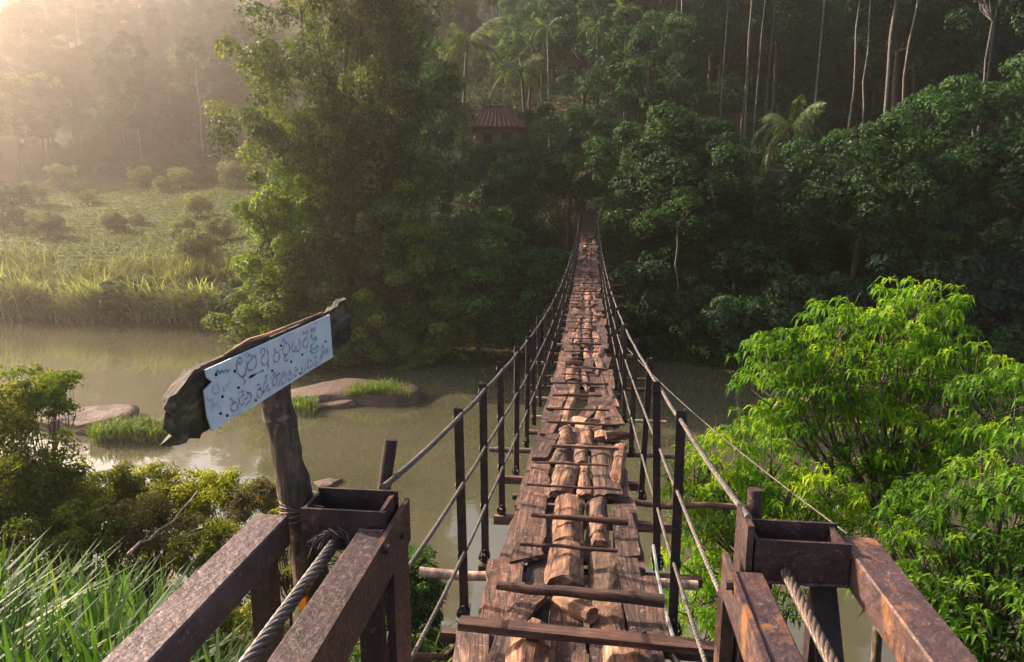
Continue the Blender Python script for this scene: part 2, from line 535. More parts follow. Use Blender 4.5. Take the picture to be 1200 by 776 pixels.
# ------------------------------------------------------------------ setting: ground, river
gx = np.unique(np.concatenate([np.arange(-240, -60, 5.0), np.arange(-60, -12, 1.5), np.arange(-12, 12, 0.4), np.arange(12, 60, 1.5), np.arange(60, 201, 5.0)]))
gy = np.unique(np.concatenate([np.arange(-60, -6, 6.0), np.arange(-6, 16, 0.4), np.arange(16, 110, 1.5), np.arange(110, 266, 5.0)]))
GX, GY = np.meshgrid(gx, gy)
GZ = terrain(GX, GY)
nx, ny = len(gx), len(gy)
V = np.stack([GX, GY, GZ], -1).reshape(-1, 3)
i = np.arange(ny - 1)[:, None] * nx
j = np.arange(nx - 1)[None, :]
F = np.stack([i + j, i + j + 1, i + nx + j + 1, i + nx + j], -1).reshape(-1, 4)
me = np_mesh('ground', [(V, F)], smooth=True)
dfar = GY - np.interp(GX, FAR_X, FAR_Y)
mead = (sstep(6, 12, dfar) * (1 - sstep(50, 58, dfar)) * (1 - sstep(-34, -24, GX - (GY - 45) * 0.12)) * sstep(-110, -90, GX)).ravel()
a = me.attributes.new("meadow", 'FLOAT', 'POINT')
a.data.foreach_set("value", mead.astype(np.float32))
o = obj('ground', me, M['ground'])
o["kind"] = "structure"

wx = np.linspace(-239, 199, 60)
wy = np.linspace(-4, 62, 20)
WX, WY = np.meshgrid(wx, wy)
V = np.stack([WX, WY, WX * 0], -1).reshape(-1, 3)
i = np.arange(19)[:, None] * 60
j = np.arange(59)[None, :]
F = np.stack([i + j, i + j + 1, i + 60 + j + 1, i + 60 + j], -1).reshape(-1, 4)
o = obj('river_water', [(V, F)], M['water'])
o["kind"] = "structure"

# ------------------------------------------------------------------ bridge
XC = -0.08
ZY = [0.4, 1.2, 3.2, 5.5, 8, 11, 15, 20, 25, 30, 35, 40, 45, 50, 55, 60, 64]
ZD = [-2.02, -2.06, -2.24, -2.50, -2.74, -2.95, -3.13, -3.22, -3.20, -3.10, -2.90, -2.60, -2.15, -1.52, -0.72, 0.35, 1.4]
def zdeck(y):
    k = 0.8
    return EYE + (np.interp(y - k, ZY, ZD) + np.interp(y, ZY, ZD) * 2 + np.interp(y + k, ZY, ZD)) / 4
def slope(y):
    return math.atan((zdeck(y + 0.3) - zdeck(y - 0.3)) / 0.6)

bridge = thing('suspension_footbridge', 'long narrow suspension footbridge of rusty posts, cables and broken wooden planks over the brown river', 'bridge', (XC, 1.0, float(zdeck(1.0))))
BL = bridge.location.copy()
def on_deck(name, me, mat, x, y, dz, yaw=0.0, scale=None, roll=0.0, pitch=0.0):
    w = Vector((x, y, float(zdeck(y)) + dz))
    return obj(name, me, mat, bridge, w - BL, (slope(y) + pitch, roll, yaw), scale)

def plank_mesh(name, L, w, t, seed, ragged=0.03):
    r = np.random.default_rng(seed)
    n = 7
    ys = np.linspace(-L / 2, L / 2, n)
    wl = -w / 2 + r.normal(0, w * 0.035, n)
    wr = w / 2 + r.normal(0, w * 0.035, n)
    warp = r.normal(0, t * 0.14, n)
    cup = r.normal(0, t * 0.15)
    dl, dr = r.normal(0, ragged, 2), r.normal(0, ragged, 2)
    V = []
    for k in range(n):
        yl = ys[k] + (dl[0] if k == 0 else dl[1] if k == n - 1 else 0)
        yr = ys[k] + (dr[0] if k == 0 else dr[1] if k == n - 1 else 0)
        for (x, z, y) in ((wl[k], 0, yl), (wr[k], 0, yr), (wr[k] * 0.985, t + warp[k], yr), ((wl[k] + wr[k]) / 2, t + warp[k] + cup, (yl + yr) / 2), (wl[k] * 0.985, t + warp[k], yl)):
            V.append((x, y, z))
    V = np.array(V)
    q = 5
    F = [[k * q + a, k * q + (a + 1) % q, (k + 1) * q + (a + 1) % q, (k + 1) * q + a] for k in range(n - 1) for a in range(q)]
    return np_mesh(name, [(V, np.array(F)), (V, np.array([[4, 3, 2, 1, 0], [(n - 1) * q + a for a in range(5)]]))])

def log_mesh(name, L, r0, r1, seed, half=True, n=12, m=9, knob=0.075):
    r = np.random.default_rng(seed)
    ys = np.linspace(-L / 2, L / 2, m)
    V = []
    ph = r.uniform(0, 6.28, 4)
    bend = r.normal(0, 0.02)
    rk = r.normal(0, 0.05, m)
    for k in range(m):
        rad = (r0 + (r1 - r0) * k / (m - 1)) * (1 + rk[k])
        for a in range(n):
            if half:
                th = math.pi * a / (n - 1)
            else:
                th = 2 * math.pi * a / n
            rr = rad * (1 + knob * math.sin(3 * th + ph[0] + ys[k] * 5) + knob * 0.6 * math.sin(7 * th + ph[1]) + r.normal(0, 0.018))
            yy = ys[k] + (r.normal(0, 0.012) if k in (0, m - 1) else 0)
            V.append((rr * math.cos(th) + bend * math.sin(math.pi * k / (m - 1)), yy, rr * math.sin(th) * (0.9 if half else 1) + (0 if half else rad)))
    V = np.array(V)
    wrap = n if not half else n - 1
    F = [[k * n + a, k * n + (a + 1) % n, (k + 1) * n + (a + 1) % n, (k + 1) * n + a] for k in range(m - 1) for a in range(wrap)]
    if half:
        F += [[k * n + n - 1, k * n, (k + 1) * n, (k + 1) * n + n - 1] for k in range(m - 1)]
    F = np.array(F)[:, ::-1]
    caps = np.array([[a for a in range(n)], [(m - 1) * n + a for a in range(n)][::-1]])
    return np_mesh(name, [(V, F), (V, caps)], smooth=False)

planks = [plank_mesh('plank', 1.0, w, 0.035, 100 + k) for k, w in enumerate((0.17, 0.20, 0.22, 0.24, 0.19, 0.21))]
darks = [plank_mesh('plank', 1.5, w, 0.03, 200 + k, 0.015) for k, w in enumerate((0.185, 0.18, 0.19, 0.175))]
logs = [log_mesh('log', 0.85, r0, r1, 300 + k) for k, (r0, r1) in enumerate(((0.115, 0.10), (0.085, 0.075), (0.075, 0.085), (0.125, 0.12), (0.065, 0.06), (0.095, 0.10)))]
chunks_ = [log_mesh('wood_chunk', 0.30, 0.11, 0.10, 400, n=10, m=4, knob=0.14), log_mesh('wood_chunk', 0.26, 0.05, 0.045, 401, half=False, n=10, m=4), log_mesh('wood_chunk', 0.22, 0.13, 0.09, 402, n=10, m=4, knob=0.18)]
for me in planks:
    me.materials.append(M['plank'])
for me in darks:
    me.materials.append(M['dark_plank'])
for me in logs:
    me.materials.append(M['log'])
for me in chunks_:
    me.materials.append(M['log'])
chip = chunks_[1].copy()
chip.materials[0] = M['pale_wood']
slab = chunks_[2].copy()
slab.materials[0] = M['pale_wood']

r = np.random.default_rng(11)
# base layer of long boards
Y_STUFF = 44.0
for c_ in range(5):
    y = 1.0 + r.uniform(0, 0.5)
    while y < Y_STUFF:
        L = r.uniform(1.2, 1.6)
        if r.random() > 0.11:
            on_deck('plank', darks[int(r.integers(4))], None, XC - 0.39 + c_ * 0.195 + r.normal(0, 0.008), y + L / 2, -0.035 + r.normal(0, 0.004), r.normal(0, 0.012), (1, L / 1.5, 1))
        y += L + 0.01
# upper layer placed by hand near the camera
def lay(kind, idx, x, y0, y1, yaw=0.0, wid=1.0, dz=0.0, hgt=1.0):
    L = {'plank': 1.0, 'log': 0.85}[kind]
    me = planks[idx] if kind == 'plank' else logs[idx]
    on_deck(kind, me, None, x, (y0 + y1) / 2, dz, yaw, (wid, (y1 - y0) / L, hgt))
lay('log', 3, -0.22, 2.30, 3.13, 0.02, 1.15, 0.0)
lay('log', 5, 0.22, 2.40, 3.10, -0.03, 1.2)
lay('plank', 2, -0.50, 2.30, 3.14, 0.14, 0.8, 0.0)
lay('plank', 0, -0.40, 2.35, 3.16, -0.05, 0.7, 0.006)
lay('plank', 3, -0.45, 3.18, 4.02, 0.10, 0.95, 0.0)
lay('plank', 1, -0.30, 3.18, 3.66, -0.30, 0.62, 0.032)
lay('plank', 4, 0.30, 3.22, 4.15, 0.03, 0.7, 0.0)
lay('plank', 1, 0.41, 3.22, 3.90, -0.02, 0.6, 0.004)
lay('log', 2, 0.16, 3.20, 3.62, 0.05, 1.05, 0.0, 0.6)
lay('log', 5, 0.14, 3.64, 4.22, -0.03, 1.1, 0.0, 0.6)
lay('log', 0, -0.10, 3.66, 4.26, 0.01, 1.18, 0.0, 1.15)
lay('log', 0, -0.11, 4.30, 5.28, 0.02, 1.12, 0.0, 1.0)
lay('plank', 2, -0.385, 4.03, 5.30, 0.03, 0.95, 0.012)
lay('log', 4, 0.12, 4.38, 4.86, 0.02, 1.05, 0.01)
lay('log', 4, 0.115, 4.88, 5.32, -0.03, 1.1, 0.0)
lay('plank', 0, 0.30, 4.2, 5.2, 0.0, 0.95, 0.0)
lay('plank', 5, -0.41, 5.34, 6.3, 0.05, 0.9, 0.0)
lay('log', 5, -0.19, 5.36, 6.22, -0.05, 1.2, 0.0)
lay('log', 1, 0.0, 5.4, 6.22, 0.02, 0.85, 0.0)
lay('log', 3, 0.2, 5.40, 6.95, 0.02, 1.1, 0.0, 0.55)
lay('log', 1, -0.24, 6.30, 6.95, -0.04, 1.2, 0.0)
lay('log', 2, -0.03, 6.30, 6.95, 0.03, 0.9, 0.0)
lay('log', 1, -0.22, 7.02, 7.75, 0.03, 1.1, 0.0)
lay('log', 4, 0.03, 7.02, 7.7, 0.03, 1.1, 0.0)
on_deck('wood_chunk', chip, None, -0.03, 3.42, 0.01, 0.75, 1.05)
on_deck('wood_chunk', slab, None, 0.0, 8.05, 0.0, 0.6, (1.1, 1.6, 1.1))
on_deck('wood_chunk', chunks_[0], None, 0.20, 8.1, 0.0, -0.5, (1.1, 1.1, 0.9))
on_deck('wood_chunk', chunks_[2], None, 0.12, 7.75, 0.02, 1.2, (0.9, 1.1, 0.7))
# the rest of the upper layer
stuff_chunks = []
cols = [-0.40, -0.21, 0.02, 0.22]
for ci, cx in enumerate(cols + [0.33]):
    y = [6.4, 7.85, 7.8, 7.2, 5.6][ci] + r.uniform(0, 0.2)
    while y < 59.5:
        L = r.uniform(0.7, 1.6)
        far = y + L > Y_STUFF
        p = r.random()
        edge = ci in (0, 4)
        if p < 0.10:
            y += L * 0.6
            continue
        x = cx + r.normal(0, 0.025)
        yaw = r.normal(0, 0.06)
        if far:
            n_ = int(r.integers(1, 3))
            zz = float(zdeck(y + L / 2))
            v, f = box(x - 0.09, x + 0.09, y, y + L * 0.97, zz + 0.002, zz + r.uniform(0.03, 0.08))
            v[:, 2] += np.where(v[:, 1] > y + 0.01, 1, -1) * (float(zdeck(y + L)) - float(zdeck(y))) / 2
            stuff_chunks.append((v - np.array(BL), f))
        elif (edge and p < 0.85) or p < 0.32:
            on_deck('plank', planks[int(r.integers(6))], None, x, y + L / 2, r.uniform(0, 0.012), yaw, (r.uniform(0.8, 1.05), L, 1))
        elif p < 0.93:
            k = int(r.integers(6))
            on_deck('log', logs[k], None, x, y + L / 2, r.uniform(-0.01, 0.01), yaw, (r.uniform(0.85, 1.1), L / 0.85, r.uniform(0.45, 0.85)))
        else:
            on_deck('wood_chunk', chunks_[int(r.integers(3))], None, x, y + 0.2, 0.03, r.uniform(-1.3, 1.3), r.uniform(0.8, 1.3))
        y += L + r.uniform(0.0, 0.03)
# scattered pale chips over the deck
for k in range(20):
    y = r.uniform(8.5, 40)
    on_deck('wood_chunk', chunks_[int(r.integers(3))], None, XC + r.uniform(-0.35, 0.38), y, 0.05, r.uniform(-1.5, 1.5), (r.uniform(0.5, 1.1), r.uniform(0.5, 1.2), r.uniform(0.4, 0.8)))
# far boards of the base layer join the mass of far deck boards
y = Y_STUFF
while y < 60:
    for c_ in range(5):
        x = XC - 0.39 + c_ * 0.195
        v, f = box(x - 0.092, x + 0.092, y + r.uniform(0, 0.1), y + 1.4, 0, 0.03)
        v[:, 2] += np.array([float(zdeck(t)) for t in v[:, 1]]) - 0.035
        stuff_chunks.append((v - np.array(BL), f))
    y += 1.5
o = obj('deck_boards', stuff_chunks, M['plank'], bridge)
o["kind"] = "stuff"

# battens nailed across
def batten(y, x0, x1, h, w, yaw=0.0, roundb=False, dz=0.10, taper=1.0, roll=0.0):
    L = x1 - x0
    rr = np.random.default_rng(int(y * 1000))
    if roundb:
        ch = tube(curve_pts((-L / 2, 0, 0), (L / 2, 0, 0), 6, 0, 0.004, rr), np.linspace(w / 2, w / 2 * taper, 6), 8)
    else:
        n = 6
        xs = np.linspace(-L / 2, L / 2, n)
        V = []
        for k in range(n):
            a_ = rr.normal(0, w * 0.05, 4)
            V += [(xs[k], -w / 2 + a_[0], -h / 2), (xs[k], w / 2 + a_[1], -h / 2), (xs[k], w / 2 + a_[2], h / 2 + a_[0] * 0.3), (xs[k], -w / 2 + a_[3], h / 2 + a_[1] * 0.3)]
        F = [[k * 4 + a_, k * 4 + (a_ + 1) % 4, k * 4 + 4 + (a_ + 1) % 4, k * 4 + 4 + a_] for k in range(n - 1) for a_ in range(4)]
        ch = [(np.array(V), np.array(F)[:, ::-1]), (np.array(V), np.array([[0, 1, 2, 3], [n * 4 - 1, n * 4 - 2, n * 4 - 3, n * 4 - 4]]))]
    return on_deck('batten', np_mesh('batten', ch, smooth=roundb), M['batten'], (x0 + x1) / 2, y, dz, yaw, None, roll)
batten(2.96, -0.60, 0.72, 0.035, 0.085, -0.05, False, 0.16)
batten(3.40, -0.47, 0.44, 0.04, 0.05, -0.06, True, 0.155, 1.5)
batten(4.02, -0.40, 0.22, 0.02, 0.026, -0.03, True, 0.15, 1.0)
batten(4.58, -0.38, 0.32, 0.03, 0.034, -0.05, True, 0.14, 1.6)
batten(5.12, -0.5, -0.2, 0.03, 0.04, 0, False, 0.03)
batten(5.33, -0.48, 0.30, 0.016, 0.022, -0.03, True, 0.13, 1.1)
batten(6.0, -0.45, 0.22, 0.016, 0.022, 0.0, True, 0.13, 1.0)
batten(6.65, -0.34, 0.34, 0.03, 0.05, -0.02, False, 0.12)
y = 7.7
while y < 50:
    if r.random() < 0.8:
        batten(y, XC - r.uniform(0.25, 0.47), XC + r.uniform(0.25, 0.47), 0.02, r.uniform(0.022, 0.05), r.normal(0, 0.05), r.random() < 0.6, 0.115, 1.0)
    y += r.uniform(0.55, 0.95)

# crossbeams under the deck
def crossbeam(y, x0, x1, rad, mat='batten', yaw=0.0, dz=-0.10, rnd=True):
    rr = np.random.default_rng(int(y * 777))
    if rnd:
        ch = tube(curve_pts((x0 - XC, 0, 0), (x1 - XC, 0, 0), 7, 0, 0.006, rr), rad, 8)
    else:
        ch = [box(x0 - XC, x1 - XC, -rad, rad, -rad, rad)]
    return on_deck('crossbeam', np_mesh('crossbeam', ch, smooth=rnd), M[mat], XC, y, dz, yaw)
crossbeam(2.75, -0.80, 0.80, 0.035, dz=-0.11, rnd=False)
crossbeam(3.30, -0.76, 0.76, 0.03, dz=-0.1, rnd=False)
crossbeam(3.98, -1.05, 0.72, 0.032, 'dead_wood', 0.02, -0.05)
crossbeam(4.20, -0.70, 0.78, 0.03, dz=-0.12, rnd=False)
crossbeam(5.10, -0.72, 0.72, 0.035, dz=-0.1, rnd=False)
crossbeam(5.55, -0.62, 1.38, 0.028, 'batten', 0.0, -0.06)
y = 6.1
while y < 59:
    x0 = XC - r.uniform(0.6, 0.78) - (r.uniform(0.1, 0.45) if r.random() < 0.25 else 0)
    x1 = XC + r.uniform(0.6, 0.78) + (r.uniform(0.1, 0.6) if r.random() < 0.3 else 0)
    crossbeam(y, x0, x1, r.uniform(0.022, 0.035), 'batten' if r.random() < 0.8 else 'dead_wood', r.normal(0, 0.03), -0.09, r.random() < 0.6)
    y += r.uniform(0.75, 1.25)

# posts: rusty angle iron
def angle_mesh(h, w=0.050, t=0.008):
    ch = [box(-w / 2, w / 2, -t / 2, t / 2, -0.10, h), box(w / 2 - t, w / 2 - 0.0005, t / 2 + 0.0005, w, -0.10, h - 0.001)]
    ch += tube([(0, -0.028, 0.02), (0, 0.02, 0.02)], 0.014, 6)
    for zz in (1.15, 0.76, 0.35):
        ch += tube([(-w * 0.55, -0.012, zz - 0.016), (w * 0.55, -0.012, zz - 0.012), (w * 0.55, 0.016, zz + 0.01), (-w * 0.55, 0.016, zz + 0.014)], 0.0055, 5)
    return np_mesh('post', ch)
post_me = angle_mesh(1.20)
post_me.materials.append(M['post_steel'])
LP = [3.42, 4.2, 5.1, 6.2, 7.3, 8.35, 9.4]
while LP[-1] < 57:
    LP.append(LP[-1] + 1.12)
RP = [3.42, 4.3, 5.65, 7.1, 8.6, 9.9]
while RP[-1] < 57:
    RP.append(RP[-1] + 1.2)
RAIL = {}
for side, ylist, px_ in ((-1, LP, XC - 0.575), (1, RP, XC + 0.575)):
    for y in ylist:
        o = obj('post', post_me, None, bridge, Vector((px_, y, float(zdeck(y)))) - BL, (r.normal(0, 0.018), r.normal(0, 0.018), r.normal(0, 0.12)), (side * 1.0, 1, 1 + r.normal(0, 0.012)))
    inner = px_
    tower_y = 2.10 if side < 0 else 2.0
    tower_x = -0.67 if side < 0 else 0.50
    for hk, h, tz0, rad in ((0, 1.15, -0.955, 0.0112), (1, 0.76, -1.36, 0.0100), (2, 0.35, -1.75, 0.0100)):
        pts = [(tower_x, tower_y, EYE + tz0)]
        prev = pts[0]
        for y in ylist + [59.5]:
            z = float(zdeck(y)) + h + (0 if hk else 0.0)
            q = (px_ - side * 0.008, y, z)
            for t in (0.25, 0.5, 0.75):
                pts.append(tuple(prev[i_] + (q[i_] - prev[i_]) * t - (0.012 * (1 - (2 * t - 1) ** 2) if i_ == 2 else 0) for i_ in range(3)))
            pts.append(q)
            prev = q
        if hk == 0:
            first = pts[0]
        pts = np.array(pts) - np.array(BL)
        obj('hand_cable', np_mesh('hand_cable', tube(pts, rad, 8), smooth=True), M['cable'], bridge)
    # main load cable along the deck edge
    pts = [(-0.79 if side < 0 else 0.60, tower_y + 0.12, EYE - 1.10), (px_ + side * 0.10, 2.5, EYE - 1.9), (px_ + side * 0.02, 3.0, float(zdeck(3.0)) - 0.04)]
    for y in np.arange(3.5, 60, 0.8):
        pts.append((px_ - side * 0.12, y, float(zdeck(y)) - 0.085))
    pts = np.array(pts) - np.array(BL)
    obj('main_cable', np_mesh('main_cable', tube(pts, 0.018, 8), smooth=True), M['post_steel'], bridge)
# cable clamps: bundles of tied wire where beams meet the load cable
for side, ylist, px_ in ((-1, LP[:6], XC - 0.575), (1, RP[:5], XC + 0.575)):
    for y in ylist:
        ch = []
        for k in range(7):
            a0 = r.uniform(0, 6.28)
            q = np.array([(0.035 * math.cos(a0 + t * 5) , r.uniform(-0.05, 0.05) + 0.03 * math.sin(t * 3 + a0), 0.04 * math.sin(a0 + t * 5) - 0.02) for t in np.linspace(0, 1.3, 10)])
            ch += tube(q, 0.004, 4, False)
        obj('tie_wire', ch, M['nail'], bridge, Vector((px_ + side * 0.01, y + 0.03, float(zdeck(y)) - 0.02)) - BL)
# pale plastic line along the lower right deck edge
obj('plastic_line', tube(np.array([(0.47, 3.1, zdeck(3.1) + 0.05), (0.462, 3.5, zdeck(3.5) + 0.03), (0.458, 3.9, zdeck(3.9) + 0.06), (0.46, 4.2, zdeck(4.2) + 0.12)]) - np.array(BL), 0.011, 6), M['white_cable'], bridge)
# thin guy wire running out to the near right bank
guy = [np.array((XC + 0.6, 11.0, float(zdeck(11.0)) + 1.12)), np.array((2.2, 7.8, 6.55)), np.array((3.8, 4.6, 5.3))]
tt = np.linspace(0, 1, 16)[:, None]
gp = guy[0] * (1 - tt) + guy[2] * tt
gp[:, 2] -= 0.25 * 4 * (tt * (1 - tt))[:, 0]
gp = [guy[0]] + [np.array(guy[0]) * (1 - t) + np.array((3.9, 3.6, 5.2)) * t for t in np.linspace(0.1, 1, 10)]
GUY_A, GUY_B = P(735, 408, 11.3), P(850, 505, 6.8)
GUY_B = GUY_B + (GUY_B - GUY_A) * 0.5
obj('guy_wire', tube(np.array([np.array(GUY_A) * (1 - t) + np.array(GUY_B) * t - np.array((0, 0, 0.10 * 4 * t * (1 - t))) for t in np.linspace(0, 1, 12)]) - np.array(BL), 0.006, 6), M['cable'], bridge)

# ------------------------------------------------------------------ anchor towers
def helix_rope(p0, p1, R, strands=6, pitch=0.20):
    p0, p1 = np.array(p0, float), np.array(p1, float)
    L = np.linalg.norm(p1 - p0)
    t = (p1 - p0) / L
    a_ = np.cross(t, (0, 0, 1.0)); a_ /= np.linalg.norm(a_)
    b_ = np.cross(t, a_)
    n = int(L / pitch * 14)
    s = np.linspace(0, 1, n)
    ch = []
    for k in range(strands):
        ph = 2 * np.pi * (s * L / pitch + k / strands)
        pts = p0 + (p1 - p0) * s[:, None] + R * 0.62 * (np.cos(ph)[:, None] * a_ + np.sin(ph)[:, None] * b_)
        ch += tube(pts, R * 0.40, 6)
    return ch

def E(x, y, drop):
    return (x, y, EYE - drop)

def hbeam(parent, name, x0, x1, y0, y1, drop, h, mat, lip=0.0):
    """square hollow steel beam running along Y, top face at `drop` below the eye"""
    L = Vector(parent.location)
    ch = [(v - np.array(L), f) for v, f in cbox(x0, x1, y0, y1, EYE - drop - h, EYE - drop, 0.005)]
    return obj(name, ch, M[mat], parent)

left = thing('anchor_frame', 'rusty steel anchor frame left of the walkway, with the sign post wired to it', 'anchor frame', (-0.85, 1.2, EYE - 2.4), 0, 'anchor frames at the bridge end')
LL = np.array(left.location)
def lchild(name, ch, mat, smooth=False, base=LL, parent=left):
    return obj(name, np_mesh(name, [(np.asarray(v, float) - base, f) for v, f in ch], smooth=smooth), M[mat], parent)
hbeam(left, 'beam', -1.105, -0.990, -1.2, 2.045, 1.05, 0.110, 'rust_wet')
hbeam(left, 'beam', -0.722, -0.630, -1.2, 1.97, 1.05, 0.115, 'rust')
def trough(x0, x1, y0, y1, top, h, t=0.010):
    z1, z0 = EYE - top, EYE - top - h
    return [box(x0, x1, y0, y0 + t, z0, z1), box(x0, x1, y1 - t, y1, z0, z1 + 0.006), box(x0 + 0.0005, x1 - 0.0005, y0 + t + 0.0005, y1 - t - 0.0005, z0 + 0.001, z0 + t),
            box(x1 - 0.025, x1 - 0.012, y0 + t + 0.0005, y1 - t - 0.0005, z0 + t + 0.0005, z1 - 0.004), box(x0 + 0.002, x0 + 0.012, y0 + t + 0.0005, y1 - t - 0.0005, z0 + t + 0.0005, z1 - 0.004)]
lchild('trough', trough(-0.925, -0.640, 2.0, 2.16, 1.0, 0.135), 'rust')
# end plate folded up against the trough
lchild('end_plate', [box(-0.628, -0.612, -1.2, 2.20, EYE - 1.20, EYE - 1.040)], 'rust')
lchild('leg', [box(-0.640, -0.614, 1.99, 2.17, EYE - 2.6, EYE - 1.205), box(-0.700, -0.6405, 2.16, 2.17, EYE - 2.6, EYE - 1.14)], 'rust')
lchild('leg', [box(-1.10, -1.03, 1.96, 2.03, EYE - 2.7, EYE - 1.165)], 'rust')
lchild('leg', [box(-0.718, -0.640, 1.93, 1.965, EYE - 2.6, EYE - 1.167)], 'post_steel')
lchild('brace', tube([(-0.66, 2.1, EYE - 1.5), (-0.66, 1.2, EYE - 2.5)], 0.02, 6), 'rust')
lchild('pin', tube([(-0.735, 2.22, EYE - 1.16), (-0.690, 2.26, EYE - 0.845)], 0.0245, 12), 'rust', True)
lchild('bolt', tube([(-0.612, 1.88, EYE - 1.06), (-0.592, 1.88, EYE - 1.06)], 0.014, 6), 'rust')
lchild('wire_rope', helix_rope((-0.80, 2.03, EYE - 1.10), (-0.80, -1.0, EYE - 1.11), 0.0205), 'rope', True)
def weld(p0, p1, rad=0.006, seed=1):
    rr = np.random.default_rng(seed)
    return tube(curve_pts(p0, p1, 26, 0, 0.0012, rr), rad * rr.uniform(0.7, 1.35, 26), 6)
def bolt_at(x, y, z, axis, rad=0.011, h=0.010):
    d_ = np.array(axis, float) * h
    return tube([np.array((x, y, z)), np.array((x, y, z)) + d_], rad, 6)
lchild('weld_bead', weld((-0.720, 1.972, EYE - 1.052), (-0.640, 1.972, EYE - 1.052)) + weld((-0.925, 1.998, EYE - 1.134), (-0.640, 1.998, EYE - 1.134), 0.005, 2) + weld((-0.629, -0.6, EYE - 1.051), (-0.629, 1.96, EYE - 1.051), 0.0035, 3), 'rust_wet')
lchild('bolt', bolt_at(-0.70, 1.999, EYE - 1.06, (0, -1, 0)), 'rust')
lchild('bolt', bolt_at(-0.87, 1.999, EYE - 1.06, (0, -1, 0)), 'rust')
lchild('bolt', bolt_at(-0.612, 2.08, EYE - 1.12, (1, 0, 0)), 'rust')
ch = []
for k in range(14):   # frayed wire ends where the rope leaves the trough
    a0 = r.uniform(0, 6.28)
    q = np.array([(-0.80 + 0.03 * math.cos(a0 + t * 2) * (1 + t), 1.98 - 0.05 * t * r.uniform(0.3, 1), EYE - 1.10 + 0.028 * math.sin(a0 + t * 2) * (1 + t)) for t in np.linspace(0, 1.5, 7)])
    ch += tube(q, 0.0022, 4, False)
lchild('frayed_wire', ch, 'wire')

right = thing('anchor_frame', 'sunlit orange rusty steel anchor frame right of the walkway, beside the green tree', 'anchor frame', (0.68, 1.2, EYE - 2.4), 0, 'anchor frames at the bridge end')
RL = np.array(right.location)
def rchild(name, ch, mat, smooth=False):
    return lchild(name, ch, mat, smooth, RL, right)
hbeam(right, 'beam', 0.790, 0.900, -1.2, 2.06, 1.03, 0.115, 'rust_sunlit')
hbeam(right, 'beam', 0.452, 0.535, -1.2, 1.92, 1.09, 0.110, 'rust_sunlit')
rchild('trough', trough(0.512, 0.786, 1.95, 2.08, 1.0, 0.135), 'rust')
rchild('end_plate', [box(0.434, 0.450, -1.2, 2.02, EYE - 1.215, EYE - 1.082)], 'rust_sunlit')
rchild('leg', [box(0.486, 0.505, 1.945, 2.10, EYE - 2.6, EYE - 0.955)], 'rust')
rchild('leg', [box(0.435, 0.475, 1.98, 2.06, EYE - 2.6, EYE - 1.225)], 'rust_sunlit')
rchild('leg', [box(0.74, 0.80, 2.085, 2.14, EYE - 2.7, EYE - 1.15)], 'post_steel')
rchild('brace', [(v + np.array([0, 0, 0]), f) for v, f in [(np.array([(0.70, 2.02, EYE - 1.14), (0.775, 2.02, EYE - 1.14), (0.775, 2.045, EYE - 1.14), (0.70, 2.045, EYE - 1.14), (0.74, 1.55, EYE - 2.2), (0.83, 1.55, EYE - 2.2), (0.83, 1.58, EYE - 2.2), (0.74, 1.58, EYE - 2.2)]), box(0, 1, 0, 1, 0, 1)[1])]], 'post_steel')
rchild('pin', tube([(0.555, 2.13, EYE - 1.16), (0.553, 2.16, EYE - 0.93)], 0.0235, 12), 'rust', True)
rchild('bolt', tube([(0.434, 1.86, EYE - 1.10), (0.414, 1.86, EYE - 1.10)], 0.014, 6), 'rust')
rchild('weld_bead', weld((0.512, 1.948, EYE - 1.134), (0.786, 1.948, EYE - 1.134), 0.005, 4) + weld((0.4515, -0.6, EYE - 1.091), (0.4515, 1.90, EYE - 1.091), 0.0035, 5) + weld((0.79, 1.95, EYE - 1.045), (0.79, 2.06, EYE - 1.032), 0.005, 6), 'rust_wet')
rchild('bolt', bolt_at(0.56, 1.949, EYE - 1.06, (0, -1, 0)), 'rust')
rchild('bolt', bolt_at(0.73, 1.949, EYE - 1.06, (0, -1, 0)), 'rust')
rchild('bolt', bolt_at(0.434, 1.45, EYE - 1.14, (-1, 0, 0)), 'rust')
rchild('wire_rope', helix_rope((0.605, 2.0, EYE - 1.10), (0.60, -1.0, EYE - 1.11), 0.0175), 'rope_rusty', True)
# stake and dead leaf behind the left frame
st = tube([(-0.90, 1.95, EYE - 2.6), (-0.905, 1.75, EYE - 1.42)], [0.05, 0.045], 8)
tag(obj('wooden_stake', np_mesh('wooden_stake', st, smooth=True), M['dead_wood']), 'short pale wooden stake standing between the left frame beams', 'stake')

# ------------------------------------------------------------------ sign
sign = thing('signboard', 'white painted board with handwritten warning nailed to a leaning tree trunk post', 'sign', (-0.97, 2.19, EYE - 2.3))
SL = np.array(sign.location)
pr = np.random.default_rng(5)
pp = np.array([(-0.82, 2.12, EYE - 2.5), (-0.925, 2.12, EYE - 1.6), (-0.99, 2.12, EYE - 1.05), (-1.035, 2.125, EYE - 0.75), (-1.072, 2.13, EYE - 0.455)])
t5 = np.linspace(0, 4, 25)
pp = np.stack([np.interp(t5, range(5), pp[:, k]) for k in range(3)], 1)
pc = tube(pp, np.linspace(0.060, 0.052, 25) + pr.normal(0, 0.0025, 25), 14)
pc[0][0][:] += pr.normal(0, 0.0035, pc[0][0].shape)
obj('post', np_mesh('post', [(v - SL, f) for v, f in pc], smooth=True), M['post_wood'], sign)
